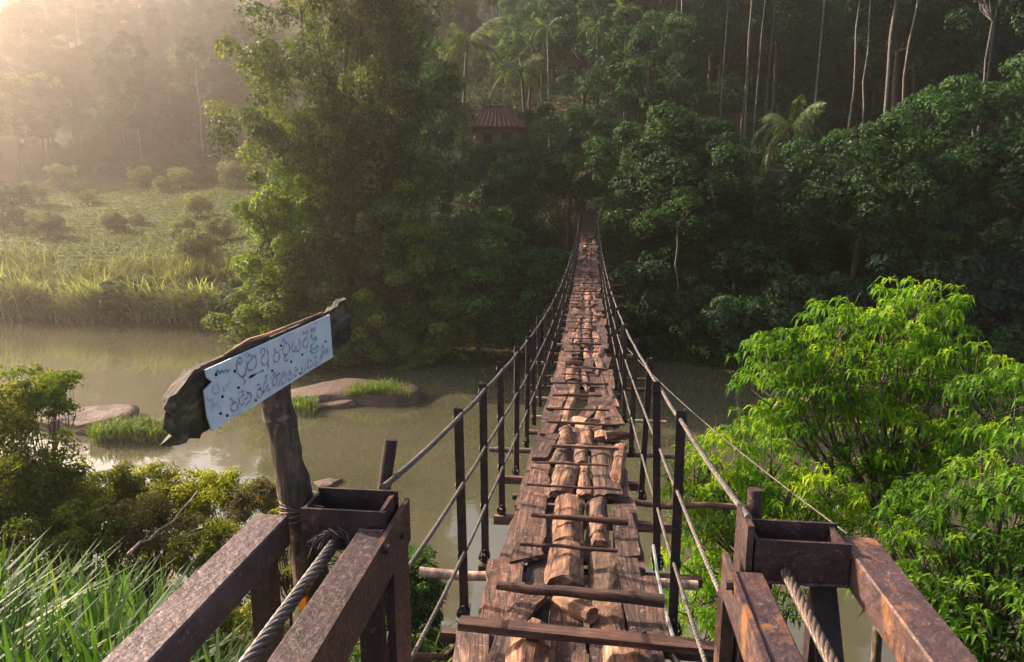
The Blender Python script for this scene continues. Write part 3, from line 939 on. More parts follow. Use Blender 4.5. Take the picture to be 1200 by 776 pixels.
# board: plane roughly parallel to the walkway, face looking right
BX, BY0, BY1, BZ1, BH = -0.990, 1.475, 2.72, EYE - 0.428, 0.176
ys = np.concatenate([np.linspace(BY0, 1.62, 8), np.linspace(1.7, 2.4, 12), np.linspace(2.46, BY1, 9)])
V = []
for k, y in enumerate(ys):
    rag = max(0, (1.58 - y) / 0.15) + max(0, (y - 2.60) / 0.14)
    top = BZ1 + 0.002 + pr.normal(0, 0.0025) - 0.062 * max(0, (1.58 - y) / 0.15) + (0.012 if 1.78 < y < 2.0 else 0) + (0.02 if y > 2.62 else 0)
    bot = BZ1 - BH + 0.002 + pr.normal(0, 0.003) + 0.03 * rag * pr.uniform(0.3, 1)
    tk = (0.014 if 1.66 < y < 2.50 else 0.026) + pr.normal(0, 0.001)
    nz = 7
    for q in range(nz):
        z = bot + (top - bot) * q / (nz - 1)
        V.append((BX - 0.004 + pr.normal(0, 0.004 + 0.006 * min(1, rag)) * (0.3 if 1.60 < y < 2.47 else 1), y + pr.normal(0, 0.012) * (k in (0, len(ys) - 1)) * 1.2, z))
    for q in range(nz):
        z = top + (bot - top) * q / (nz - 1)
        V.append((BX - tk, y + pr.normal(0, 0.012) * (k in (0, len(ys) - 1)) * 1.2, z))
V = np.array(V)
n = 14
m_ = len(ys)
F = np.array([[k * n + a, k * n + (a + 1) % n, (k + 1) * n + (a + 1) % n, (k + 1) * n + a] for k in range(m_ - 1) for a in range(n)])
caps = [[a, a + 1, n - 2 - a, n - 1 - a] for a in range(6)] + [[(m_ - 1) * n + q for q in (a + 1, a, n - 1 - a, n - 2 - a)] for a in range(6)]
obj('board', [(V - SL, F), (V - SL, np.array(caps))], M['board'], sign)
# splinter of wood, pale and long to stand in for the sunlit top edge
sp = np.array([(BX - 0.006, 1.74, BZ1 + 0.003), (BX - 0.006, 1.88, BZ1 + 0.013), (BX - 0.006, 2.0, BZ1 + 0.008), (BX - 0.006, 2.44, BZ1 + 0.004)])
obj('lit_splinter', np_mesh('lit_splinter', [(v - SL, f) for v, f in tube(sp, [0.003, 0.009, 0.006, 0.004], 6)]), M['pale_wood'], sign)
PY0, PY1, PZ1, PH = 1.600, 2.462, EYE - 0.433, 0.168
panel_v = [(PY0, PZ1 - 0.05), (PY0 + 0.03, PZ1 - 0.045), (PY0 + 0.012, PZ1 - 0.03), (PY0 + 0.01, PZ1)]
outline = [(PY0 + 0.006, PZ1), (PY0 + 0.010, PZ1 - 0.022), (PY0 + 0.034, PZ1 - 0.040), (PY0 - 0.008, PZ1 - 0.052), (PY0 - 0.004, PZ1 - 0.12), (PY0 + 0.012, PZ1 - PH), (1.9, PZ1 - PH - 0.002), (2.2, PZ1 - PH + 0.001), (PY1 + 0.012, PZ1 - PH - 0.001), (PY1 + 0.008, PZ1 - 0.13), (PY1, PZ1)]
k_ = len(outline)
pv = np.array([(BX + 0.016, y, z) for y, z in outline] + [(BX + 0.012, y, z) for y, z in outline])
pf = np.array([[k, k_ + k, k_ + (k + 1) % k_, (k + 1) % k_] for k in range(k_)])
cap = np.array([list(range(k_)), [k_ + k for k in range(k_)][::-1]])
panel = obj('panel', [(pv - SL, pf), (pv - SL, cap)], M['panel'], sign)
# lettering traced as brush strokes in the panel's own plane
HM = None
src = np.array([(229, 434), (386, 369), (400.7, 416.5), (237.5, 510.6)], float)
dst = np.array([(0, 1), (1, 1), (1.012, 0), (0.012, 0)], float)
A = []
bb = []
for (x, y), (u, v) in zip(src, dst):
    A.append([x, y, 1, 0, 0, 0, -u * x, -u * y]); bb.append(u)
    A.append([0, 0, 0, x, y, 1, -v * x, -v * y]); bb.append(v)
HM = np.append(np.linalg.solve(np.array(A), np.array(bb)), 1).reshape(3, 3)
def to_panel(px, py):
    q = HM @ np.array([px, py, 1.0])
    u, v = q[0] / q[2], q[1] / q[2]
    return (BX + 0.0175, PY0 + u * (PY1 - PY0), PZ1 - PH + v * PH)
c2 = lambda pts: [(265 + x / 6.467, 360 + y / 6.467) for x, y in pts]
c1 = lambda pts: [(215 + x / 7.05, 405 + y / 7.05) for x, y in pts]
glyphs = [c2(g) for g in (
    [(30, 400), (50, 380), (65, 400), (60, 430), (45, 425), (30, 405), (25, 450), (40, 500), (70, 525), (100, 500), (110, 440), (105, 410)],
    [(100, 510), (80, 530), (100, 560), (85, 590)],
    [(110, 375), (130, 360), (150, 380), (140, 410), (120, 420), (115, 460), (140, 475), (175, 460), (190, 420), (180, 380), (160, 360)],
    [(220, 350), (225, 320), (245, 315), (255, 345), (240, 370), (230, 400), (245, 430), (275, 430), (290, 390), (285, 350), (270, 320)],
    [(285, 415), (300, 460)],
    [(330, 330), (345, 315), (340, 350), (330, 380), (345, 410), (375, 405), (385, 370), (370, 340), (345, 340)],
    [(395, 265), (405, 240), (420, 260), (430, 280), (405, 310), (415, 345), (445, 355), (465, 325), (460, 285), (435, 265)],
    [(440, 360), (430, 390), (450, 400), (465, 385)],
    [(490, 255), (485, 300), (500, 330), (520, 320), (520, 290), (525, 320), (545, 325), (555, 295), (545, 250), (530, 235)],
    [(565, 185), (585, 200), (600, 180), (610, 200), (595, 240), (575, 250), (585, 290), (610, 300), (625, 270), (615, 230)],
    [(640, 150), (640, 190), (655, 160), (665, 185), (675, 150)],
    [(270, 530), (290, 510), (280, 560), (265, 600), (270, 650), (290, 620), (300, 590), (310, 640), (325, 620)],
    [(340, 520), (355, 490), (370, 510), (345, 550), (350, 590), (375, 590), (385, 550), (370, 530), (400, 500), (410, 560), (395, 605)],
    [(420, 510), (435, 485), (450, 505), (425, 540), (430, 580), (455, 570), (465, 520), (455, 490)],
    [(480, 500), (490, 475), (505, 490), (485, 520), (490, 550), (515, 540), (520, 500)],
    [(525, 470), (540, 445), (555, 460), (535, 490), (545, 520), (565, 500), (560, 470)],
    [(590, 450), (605, 470), (600, 490), (620, 490), (630, 460), (625, 420)],
    [(640, 410), (650, 390), (650, 440), (670, 455), (690, 430), (680, 395), (665, 400)],
    [(700, 380), (715, 360), (720, 400), (705, 430), (730, 430), (745, 390)],
    [(755, 300), (770, 280), (765, 340), (755, 380), (775, 370), (785, 310), (800, 340), (800, 290), (820, 340), (825, 310)])]
glyphs += [c1(g) for g in (
    [(320, 440), (345, 455), (360, 480), (335, 510), (345, 550), (380, 555), (400, 520), (385, 480), (360, 475)],
    [(425, 395), (445, 375), (455, 405), (430, 430), (410, 460), (425, 500), (455, 490), (460, 450), (490, 440), (500, 400), (480, 390), (520, 400), (525, 460), (500, 480), (470, 520)],
    [(575, 330), (600, 320), (615, 350), (585, 380), (590, 430), (620, 435), (635, 395), (615, 365), (600, 360)])]
def smooth_line(pts, k=5):
    pts = np.array(pts, float)
    ext = np.vstack([2 * pts[0] - pts[1], pts, 2 * pts[-1] - pts[-2]])
    o_ = []
    for i_ in range(len(pts) - 1):
        p0, p1, p2, p3 = ext[i_:i_ + 4]
        for t in np.linspace(0, 1, k, endpoint=False):
            o_.append(0.5 * (2 * p1 + (p2 - p0) * t + (2 * p0 - 5 * p1 + 4 * p2 - p3) * t * t + (3 * p1 - p0 - 3 * p2 + p3) * t ** 3))
    o_.append(pts[-1])
    return np.array(o_)
def strokes(lines, w):
    ch = []
    for ln in lines:
        q = np.array([to_panel(*p) for p in smooth_line(ln)])
        t = np.gradient(q, axis=0)
        t /= np.linalg.norm(t, axis=1)[:, None] + 1e-9
        nrm = np.stack([t[:, 0] * 0, -t[:, 2], t[:, 1]], 1)
        ww = w * (0.75 + 0.35 * np.sin(np.arange(len(q)) * 0.7))[:, None]
        L_, R_ = q - nrm * ww / 2, q + nrm * ww / 2
        v = np.empty((2 * len(q), 3))
        v[0::2], v[1::2] = L_, R_
        f = np.array([[2 * k, 2 * k + 1, 2 * k + 3, 2 * k + 2] for k in range(len(q) - 1)])
        ch.append((v - SL, f))
    return ch
for k_s in strokes(glyphs, 0.0058):
    obj('letter' if 'ink_purple' == 'ink_purple' else 'paint_smudge', [k_s], M['ink_purple'], panel)
for k_s in strokes([c2([(130, 535), (190, 505), (255, 475)]), c2([(135, 528), (180, 508)]), c1([(190, 235), (215, 205), (225, 225), (245, 205), (255, 215), (280, 200), (300, 212), (320, 190)])], 0.0075):
    obj('letter' if 'ink_teal' == 'ink_purple' else 'paint_smudge', [k_s], M['ink_teal'], panel)
for k_s in strokes([c1([(165, 350), (180, 325), (215, 330), (222, 370), (195, 400), (165, 385), (165, 350)]), c1([(110, 430), (135, 470), (150, 440), (180, 500), (210, 470)]), c1([(250, 330), (270, 380), (290, 330), (330, 300)]), c1([(395, 590), (425, 570), (455, 580)]), c1([(140, 560), (190, 500), (240, 530)])], 0.004):
    obj('letter' if 'ink_blue' == 'ink_purple' else 'paint_smudge', [k_s], M['ink_blue'], panel)
for k_s in strokes([c2([(640, 200), (660, 240), (690, 220), (680, 260), (650, 290), (690, 310), (720, 280)]), c2([(650, 320), (690, 340), (720, 320)])], 0.009):
    obj('letter' if 'ink_green' == 'ink_purple' else 'paint_smudge', [k_s], M['ink_green'], panel)
for p in [c1([q])[0] for q in ((195, 240), (362, 210), (400, 348), (252, 425), (235, 577), (300, 597), (572, 462))] + [c2([q])[0] for q in ((388, 290), (330, 478), (492, 407), (585, 352), (780, 250), (588, 500))]:
    q = np.array(to_panel(*p)) - SL
    obj('nail', tube([q - (0.003, 0, 0), q + (0.002, 0, 0)], 0.0042, 8), M['nail'], panel)
# wire that ties the post to the frame
ch = []
for k in range(5):
    z0 = EYE - 1.03 - k * 0.012
    q = np.array([(-0.985 + 0.064 * math.cos(t + k), 2.12 + 0.064 * math.sin(t + k), z0 + 0.01 * math.sin(2 * t + k)) for t in np.linspace(0, 6.6, 22)]) - SL
    ch += tube(q, 0.0026, 5, False)
for k in range(6):
    a0 = pr.uniform(-1.5, 1.2)
    q = np.array([(-0.93 + 0.05 * t + pr.normal(0, 0.008), 2.07 - 0.03 * t * math.cos(a0), EYE - 1.02 + 0.07 * t * math.sin(a0) + pr.normal(0, 0.006)) for t in np.linspace(0, 1, 6)]) - SL
    ch += tube(q, 0.0022, 4, False)
obj('tie_wire', ch, M['wire'], sign)

# ------------------------------------------------------------------ vegetation builders
def unit(v):
    return v / (np.linalg.norm(v, axis=-1, keepdims=True) + 1e-9)

def diamonds(C, N, size, aspect, r, droop=0.25, bend=0.12):
    n = len(C)
    rv = r.normal(0, 1, (n, 3))
    t = unit(np.cross(N, rv))
    t[:, 2] -= droop
    t = unit(t)
    b = unit(np.cross(N, t))
    s = size[:, None]
    up = np.cross(t, b) * s * bend
    v = np.stack([C - t * s * 0.5, C + b * s * aspect * 0.5 + up, C + t * s * 0.5, C - b * s * aspect * 0.5 + up], 1).reshape(-1, 3)
    f = np.arange(4 * n).reshape(n, 4)
    return v, f

def clump_leaves(centers, radii, per, leaf, r, flat=0.75, aspect=0.55, jitter=0.33, tint_lo=0.0, tint_hi=0.85, under=0.42, tvar=0.12, fill=0.45):
    """leaves spread over the upper side of each clump"""
    C, N, S, T = [], [], [], []
    for c, rad in zip(centers, radii):
        k = int(per)
        d = unit(r.normal(0, 1, (k, 3)))
        d[:, 2] = np.where((d[:, 2] < 0) & (r.random(k) > under), -d[:, 2], d[:, 2])
        rr = rad * (r.uniform(fill, 1.0, k) ** 0.45) * (1 + 0.18 * np.sin(5 * d[:, 0] + c[0]) * np.cos(4 * d[:, 1] + c[1]))
        p = c + d * rr[:, None] * np.array([1, 1, flat])
        C.append(p)
        N.append(unit(d + np.array([0, 0, 0.35]) + r.normal(0, jitter, (k, 3))))
        S.append(leaf * r.uniform(0.55, 1.35, k))
        base = r.uniform(tint_lo, tint_hi)
        T.append(np.clip(base * 0.7 + r.normal(0.15, tvar, k), 0, 1))
    C, N, S, T = np.concatenate(C), np.concatenate(N), np.concatenate(S), np.concatenate(T)
    v, f = diamonds(C, N, S, aspect, r)
    return v, f, np.repeat(T, 4)

def crown_points(R, n, r, low=-0.35, inner=0.62):
    d = unit(r.normal(0, 1, (n * 3, 3)))
    d = d[d[:, 2] > low][:n]
    lob = 1 + 0.22 * np.sin(3 * np.arctan2(d[:, 1], d[:, 0]) + r.uniform(0, 6)) + 0.12 * np.sin(7 * d[:, 2] + r.uniform(0, 6))
    k = r.uniform(inner, 1.0, len(d)) ** 0.6
    return d * (lob * k)[:, None] * np.array(R)

def bough_points(R, n, r, per=9, low=-0.9):
    """clumps gathered on separate boughs so dark gaps stay between them"""
    cs_ = []
    tries_ = 0
    while len(cs_) < n and tries_ < 4000:
        tries_ += 1
        d = unit(r.normal(0, 1, 3))
        if d[2] < low:
            continue
        q = d * np.array(R) * r.uniform(0.72, 1.08)
        if all(np.linalg.norm(q - o_[0]) > min(R) * 0.52 for o_ in cs_):
            cs_.append((q, r.uniform(0.75, 1.25)))
    out_ = []
    for q, sz in cs_:
        k = r.normal(0, 1, (per, 3)) * np.array([0.30, 0.30, 0.17]) * min(R) * sz
        k[:, 2] += 0.12 * min(R) - 0.16 * np.hypot(k[:, 0], k[:, 1])
        out_.append(q + k)
    return np.concatenate(out_)

def limbs(base, fork, tips, r0, r, n=6, sides=7):
    ch = []
    base, fork = np.array(base, float), np.array(fork, float)
    tr = curve_pts(base, fork, 8, 0, np.linalg.norm(fork - base) * 0.008, r)
    rad = np.linspace(r0, r0 * 0.62, 8)
    rad[0] *= 1.35
    ch += tube(tr, rad, sides)
    for tip in tips:
        tip = np.array(tip, float)
        mid = fork * 0.5 + tip * 0.5 + np.array([0, 0, -0.08]) * np.linalg.norm(tip - fork)
        mid[:2] += (tip - fork)[:2] * 0.12
        s = np.linspace(0, 1, n)[:, None]
        q = fork * (1 - s) ** 2 + 2 * mid * s * (1 - s) + tip * s * s
        q[1:-1] += r.normal(0, np.linalg.norm(tip - fork) * 0.015, (n - 2, 3))
        ch += tube(q, np.linspace(r0 * 0.42, r0 * 0.08, n), 5)
    return ch

def make_tree(name, seed, height, R, ncl, per, leaf, clr, mat, bark='bark', trunk_r=0.22, low=-0.35, flat=0.75, label='', cat='tree', tint=(0, 0.85), aspect=0.55, crown_z=None, boughs=0):
    r = np.random.default_rng(seed)
    cz = height - R[2] * 0.95 if crown_z is None else crown_z
    cp = (bough_points(R, boughs, r) if boughs else crown_points(R, ncl, r, low)) + np.array([0, 0, cz])
    rad = clr * r.uniform(0.7, 1.3, len(cp))
    v, f, t = clump_leaves(cp, rad, per, leaf, r, flat, aspect, tint_lo=tint[0], tint_hi=tint[1])
    root = thing(name, label, cat, (0, 0, -500))
    obj('crown', np_mesh('crown', [(v, f)], t), M[mat], root)
    tips = cp[r.permutation(len(cp))[:min(14, len(cp))]]
    obj('trunk', np_mesh('trunk', limbs((0, 0, -0.6), (r.normal(0, 0.3), r.normal(0, 0.3), max(0.8, cz - R[2] * 0.55)), tips, trunk_r, r), smooth=True), M[bark], root)
    return root

def frond_mesh(L, nleaf, wl, seed, droop=1.0, lift=0.5):
    r = np.random.default_rng(seed)
    s = np.linspace(0, 1, 14)
    x = L * (s - 0.18 * droop * s ** 2.5)
    z = L * (lift * s - droop * 0.85 * s ** 2.0)
    rach = np.stack([x, s * 0, z], 1)
    ch = tube(rach, np.linspace(0.035, 0.008, 14) * L / 4, 4)
    nv = sum(len(c[0]) for c in ch[:1]) 
    tn = np.full(len(ch[0][0]) + (len(ch[1][0]) if len(ch) > 1 else 0), 0.6)
    k = np.linspace(0.12, 0.99, nleaf)
    px = np.interp(k, s, x); pz = np.interp(k, s, z)
    V = []
    T = []
    for sd in (-1, 1):
        ll = wl * np.sin(np.clip(k * 0.92 + 0.08, 0, 1) * np.pi) ** 0.6 * r.uniform(0.85, 1.1, nleaf)
        tipx = px + ll * 0.45
        tipy = sd * ll * 0.72
        tipz = pz - ll * r.uniform(0.35, 0.75, nleaf)
        w = L * 0.016
        for a in range(nleaf):
            b0 = np.array([px[a] - w, 0, pz[a]]); b1 = np.array([px[a] + w, 0, pz[a]])
            m0 = np.array([(px[a] + tipx[a]) / 2, tipy[a] * 0.55, pz[a] * 0.6 + tipz[a] * 0.4])
            V.append([b0, m0 - (w, 0, 0), (tipx[a], tipy[a], tipz[a]), m0 + (w, 0, 0)])
            T.append(np.full(4, np.clip(r.normal(0.5, 0.2), 0, 1)))
    V = np.array(V).reshape(-1, 3)
    F = np.arange(len(V)).reshape(-1, 4)
    return np_mesh('frond', ch + [(V, F)], np.concatenate([tn, np.concatenate(T)]))

def make_palm(name, seed, height, L, nfr, label, trunk_r=0.16, bark='bark', lean=0.6):
    r = np.random.default_rng(seed)
    root = thing(name, label, 'palm tree', (0, 0, -500))
    s = np.linspace(0, 1, 12)
    pts = np.stack([lean * s ** 2 * r.choice([-1, 1]), 0.3 * lean * s, height * s - 0.5], 1)
    obj('trunk', np_mesh('trunk', tube(pts, np.linspace(trunk_r * 1.3, trunk_r * 0.75, 12), 8), smooth=True), M[bark], root)
    fm = [frond_mesh(L, 26, L * 0.26, seed + q, dr, li) for q, (dr, li) in enumerate(((0.7, 0.85), (1.0, 0.55), (1.15, 0.2)))]
    top = pts[-1]
    for k in range(nfr):
        az = k * 2.399 + r.normal(0, 0.12)
        kind = 0 if k < nfr * 0.3 else 1 if k < nfr * 0.72 else 2
        o = obj('frond', fm[kind], M['palm'], root, top, (0, r.normal(-0.05, 0.12), az), r.uniform(0.85, 1.1))
    return root

# ------------------------------------------------------------------ prototypes (each becomes the first of its kind)
protos = {}
def T(key, *a, **k):
    protos[key] = make_tree(*a, **k)
T('b0', 'broadleaf_tree', 1, 14, (3.86, 3.86, 4.62), 84, 250, 0.26, 0.92, 'leaf_dark', trunk_r=0.26, low=-0.85, crown_z=9.60)
T('b1', 'broadleaf_tree', 2, 16, (3.31, 3.31, 5.67), 84, 250, 0.26, 0.92, 'leaf_dark', trunk_r=0.26, low=-0.85, crown_z=10.60)
T('b2', 'broadleaf_tree', 3, 12, (4.23, 4.05, 3.78), 84, 250, 0.26, 0.92, 'leaf_mid', trunk_r=0.26, low=-0.85, crown_z=8.40)
T('b3', 'broadleaf_tree', 4, 18, (3.50, 3.86, 6.30), 84, 250, 0.26, 0.92, 'leaf_dark', trunk_r=0.3, low=-0.85, crown_z=12.00)
T('b4', 'broadleaf_tree', 5, 13, (3.13, 3.13, 4.83), 84, 250, 0.26, 0.92, 'leaf_mid', trunk_r=0.22, low=-0.85, crown_z=8.40)
T('b5', 'broadleaf_tree', 6, 15, (4.05, 3.68, 4.41), 84, 250, 0.26, 0.92, 'leaf_olive', trunk_r=0.26, low=-0.85, crown_z=10.80)
T('s0', 'slender_tree', 11, 20, (1.9, 1.9, 2.8), 20, 170, 0.36, 0.85, 'leaf_dark', 'pale_bark', 0.10, crown_z=17.5)
T('s1', 'slender_tree', 12, 17, (1.6, 1.8, 2.4), 18, 170, 0.34, 0.8, 'leaf_mid', 'pale_bark', 0.085, crown_z=15)
T('s2', 'slender_tree', 13, 23, (2.4, 2.2, 3.2), 26, 170, 0.38, 0.95, 'leaf_dark', 'pale_bark', 0.135, crown_z=20.5)
T('r0', 'round_bush', 21, 2.6, (1.2, 1.2, 1.15), 46, 190, 0.14, 0.42, 'leaf_silver', trunk_r=0.08, low=-0.7, cat='bush', crown_z=1.35)
T('r1', 'round_bush', 22, 2.2, (1.3, 1.2, 1.0), 46, 190, 0.14, 0.42, 'leaf_silver', trunk_r=0.08, low=-0.7, cat='bush', crown_z=1.1)
T('v0', 'riverside_bush', 31, 3.6, (2.2, 2.0, 1.8), 34, 200, 0.26, 0.75, 'leaf_mid', trunk_r=0.09, low=-0.8, cat='bush', crown_z=1.7)
T('v1', 'riverside_bush', 32, 4.4, (1.9, 2.0, 2.4), 34, 200, 0.26, 0.7, 'leaf_dark', trunk_r=0.09, low=-0.85, cat='bush', crown_z=2.1)
T('v2', 'riverside_bush', 33, 3.0, (2.6, 2.2, 1.5), 34, 200, 0.24, 0.7, 'leaf_olive', trunk_r=0.09, low=-0.8, cat='bush', crown_z=1.4)
# creeper-draped trees on the bank
T('c0', 'creeper_tree', 41, 17, (2.7, 2.7, 8.0), 70, 170, 0.25, 0.62, 'leaf_olive', trunk_r=0.3, low=-0.98, cat='tree', crown_z=8.4, flat=0.9, boughs=30)
T('c1', 'creeper_tree', 42, 12, (2.4, 2.6, 5.6), 54, 170, 0.24, 0.58, 'leaf_lime', trunk_r=0.28, low=-0.98, cat='tree', crown_z=6.0, flat=0.9, boughs=24)  # lime leaf colour stands in for sunlit rims of the draped trees
T('c2', 'creeper_tree', 43, 27, (4.6, 4.6, 10.5), 74, 190, 0.27, 0.95, 'leaf_olive', trunk_r=0.42, low=-0.9, cat='tree', crown_z=16.0, flat=0.8, boughs=34)
protos['p0'] = make_palm('coconut_palm', 51, 13, 4.6, 20, '', 0.17)
protos['p1'] = make_palm('coconut_palm', 52, 10, 4.2, 18, '', 0.16)
protos['a0'] = make_palm('areca_palm', 53, 15, 1.9, 11, '', 0.075, 'pale_bark', 0.3)
used = {}
def put(key, loc, label, group=None, scale=1.0, rot=None):
    """first use takes the prototype itself, later uses copy it with its parts"""
    rot = random.uniform(0, 6.28) if rot is None else rot
    pr_ = protos[key]
    if key not in used:
        used[key] = True
        pr_.location = loc
        pr_.rotation_euler = (0, 0, rot)
        pr_.scale = scale if hasattr(scale, '__len__') else (scale,) * 3
        pr_["label"] = label
        if group:
            pr_["group"] = group
        return pr_
    return dup(pr_, loc, rot, scale, label, group)

TAKEN = []
def plant(key, px, py, hc, label, group=None, scale=1.0, start=36.0, rot=None, keep=2.5):
    """stand a tree on the hillside so that a point hc metres up its stem is seen at (px, py)"""
    p, d = ray_to(px, py, hc, start)
    z = tz(p.x, p.y)
    TAKEN.append((p.x, p.y, keep))
    return put(key, (p.x, p.y, z - 0.1), label, group, scale, rot)

G_FOREST = 'broadleaf trees of the forested hillside'
def tree_label(look, x, y, grp):
    d = y - float(np.interp(x, FAR_X, FAR_Y))
    ax = math.atan2(x, y) + YAW
    px = 600 + 800 * math.tan(ax)
    zone = None
    for lim, nm in ((60, 'at the brightest misty edge'), (130, 'behind the left half of the meadow'), (210, 'behind the middle of the meadow'), (300, 'behind the right corner of the meadow'),
                    (380, 'behind the draped trees'), (460, 'behind the tallest bank tree'), (535, 'left of the coconut palms'), (610, 'around the hut'), (670, 'left of the far bridge end'),
                    (730, 'straight above the far bridge end'), (800, 'behind the bright topped tree'), (870, 'by the two V shaped trunks'), (930, 'around the lone green palm'),
                    (990, 'left of the thick pale trunk'), (1060, 'around the thick pale trunk'), (1130, 'right of the thick pale trunk'), (2000, 'at the dark right edge')):
        if px < lim:
            zone = nm
            break
    tier = 'low on the slope' if d < 24 else 'on the lower slope' if d < 42 else 'midway up the slope' if d < 62 else 'on the upper slope' if d < 90 else 'near the hill top'
    return look + ' tree ' + tier + ' ' + zone

# --- trees that read singly in the photograph
plant('c2', 395, 60, 20, 'tallest bank tree, crown reaching out of the top of the picture left of the bridge', None, (0.82, 0.82, 1.0))
plant('c2', 432, 140, 15, 'dark tall bank tree right behind the tallest one', None, (0.62, 0.62, 0.85))
plant('c0', 395, 225, 11, 'creeper draped tree lit yellow at the meadow edge', None, (0.9, 0.9, 1.0))
plant('c1', 350, 245, 9, 'smaller creeper draped tree standing furthest into the meadow', None, (1.0, 1.0, 1.0))
plant('c1', 345, 320, 5, 'low creeper mound at the waterside below the draped trees', None, (1.0, 1.0, 0.7))
plant('c0', 440, 260, 9, 'dull green creeper draped tree nearest the dark river corner', None, (0.9, 0.9, 0.85))
plant('c1', 480, 310, 6, 'creeper draped trunk low over the water left of the bridge', None, (1.0, 1.0, 0.8))
plant('b2', 668, 165, 9, 'wide green tree just above the far bridge end, top sunlit', None, (0.9, 0.9, 0.9))
plant('b4', 590, 192, 6, 'small lime yellow tree below the hut', None, (0.35, 0.35, 0.5))
plant('b4', 560, 285, 7, 'rounded tree left of the bridge deck above the water', None, (0.9, 0.9, 0.75))
plant('b2', 620, 330, 5, 'low spreading tree beside the deck left side at the far bank', None, (0.8, 0.8, 0.6))
plant('b4', 770, 185, 9, 'green tree with bright top right of the bridge end', None, (1.0, 1.0, 0.9))
plant('b4', 820, 210, 8, 'darker round tree beside the bright topped one', None, (0.9, 0.9, 0.85))
plant('s1', 795, 262, 7, 'thin sapling with a small bright crown near the right bank', None, (0.7, 0.7, 0.5))
plant('b2', 1000, 260, 8, 'broad glossy tree below the pale trunks', None, (0.9, 0.9, 0.85))
plant('b4', 1080, 225, 10, 'feathery light green tree right of the pale trunks', None, (0.8, 0.8, 0.95))
plant('b2', 1050, 300, 5, 'low bright topped tree at the right bank', None, (0.6, 0.6, 0.6))
plant('b4', 1190, 265, 7, 'pale green leafy tree cut by the right picture edge', None, (1.1, 1.1, 1.0))
plant('p0', 540, 50, 12.5, 'coconut palm with spread fronds above the hut', None, 1.0)
plant('p1', 617, 75, 9.8, 'coconut palm with hanging dead fronds right above the hut', None, 1.0)
plant('p1', 920, 150, 8.5, 'bright green palm standing alone on the right slope', None, (0.62, 0.62, 0.9))
slender = [(1033, 215, 's2', 1.1, 'thickest pale trunk on the right slope, mottled'), (1047, 220, 's0', 1.0, 'second pale trunk just right of the thickest one'),
           (988, 215, 's0', 0.9, 'pale thin trunk left of the thickest pale trunk'), (1008, 190, 's1', 1.0, 'short pale trunk between two taller pale trunks'),
           (1138, 205, 's0', 1.05, 'leaning pale trunk in the dark wood at the far right'), (1126, 290, 's1', 1.0, 'low pale trunk near the bank at the far right'),
           (1068, 150, 's1', 1.0, 'pale trunk high on the slope, right of the thick pale pair'),
           (866, 180, 's0', 0.95, 'upright one of two pale trunks that meet in a V'), (880, 170, 's1', 1.05, 'leaning one of two pale trunks that meet in a V'),
           (757, 140, 's1', 0.85, 'pale trunk furthest left in the row above the bright topped tree'), (785, 150, 's1', 0.9, 'pale trunk in the middle of the row above the bright topped tree'),
           (822, 75, 's0', 0.9, 'pale trunk high on the slope, right end of the row'), (680, 110, 's1', 0.9, 'pale slim trunk above the bridge end'), (925, 70, 's0', 0.9, 'pale trunk near the hill top above the lone green palm')]
for px, py, k, s, lab in slender:
    tr_ = plant(k, px, py, 1.2, lab, None, (s, s, s), 45, keep=2.2 if px > 850 else 1.2)
    if px in (1033, 988, 866, 880, 1138):
        for q_ in (0.95, 0.90):
            TAKEN.append((tr_.location.x * q_, tr_.location.y * q_, 1.2))
AL = ['above the far bridge end', 'just right of the far bridge end', 'above the bright topped tree', 'highest of the group near the V trunks', 'right of the V trunks', 'left of the far bridge end', 'above the lone green palm', 'near the hill top above the palm']
for q, (px, py) in enumerate(((700, 60), (735, 45), (800, 60), (850, 30), (880, 40), (645, 60), (960, 60), (905, 20))):
    plant('a0', px, py, 14.5, 'slim areca palm high in the forest ' + AL[q], 'areca palms in the forest', random.uniform(0.9, 1.1), 60, keep=0.8)
# hut
hp, hd = ray_to(583, 172, 1.0, 55)
hut = thing('hillside_hut', 'small hut with dark red tiled roof half hidden in the forest', 'hut', (hp.x, hp.y, tz(hp.x, hp.y) + 0.5), math.radians(8))
TAKEN.append((hp.x, hp.y, 5.0))
for q_ in (0.95, 0.90, 0.85, 0.80):
    TAKEN.append((hp.x * q_, hp.y * q_, 4.0))
obj('wall', [box(-2.2, 2.2, -1.8, 1.8, -1.2, 2.4)], M['brick'], hut)
rv = np.array([(-2.9, -2.6, 2.25), (2.9, -2.6, 2.25), (2.9, 2.6, 2.25), (-2.9, 2.6, 2.25), (-1.4, 0, 4.5), (1.4, 0, 4.5), (-2.9, -2.6, 2.13), (2.9, -2.6, 2.13), (2.9, 2.6, 2.13), (-2.9, 2.6, 2.13)])
obj('roof', [(rv, np.array([[0, 1, 5, 4], [2, 3, 4, 5], [6, 7, 1, 0], [7, 8, 2, 1], [8, 9, 3, 2], [9, 6, 0, 3]])), (rv, np.array([[3, 0, 4], [1, 2, 5]])), (rv, np.array([[9, 8, 7, 6]]))], M['tile'], hut)
obj('ridge_cap', tube([(-1.45, 0, 4.52), (1.45, 0, 4.52)], 0.11, 6), M['tile'], hut)
for q_ in range(12):
    xx = -2.75 + q_ * 0.5
    tx_ = max(-1.4, min(1.4, xx * 0.52))
    obj('roof_rib', tube([(xx, -2.6, 2.27), (tx_, -0.02, 4.5)], 0.05, 5), M['tile'], hut)
fr = obj('window', [box(-1.5, -0.5, -1.84, -1.803, 0.6, 1.7)], M['hut_frame'], hut)
obj('pane', [box(-1.42, -0.58, -1.86, -1.843, 0.68, 1.62)], M['dark'], fr)
obj('door', [box(0.4, 1.4, -1.85, -1.803, -0.9, 1.7)], M['dark'], hut)
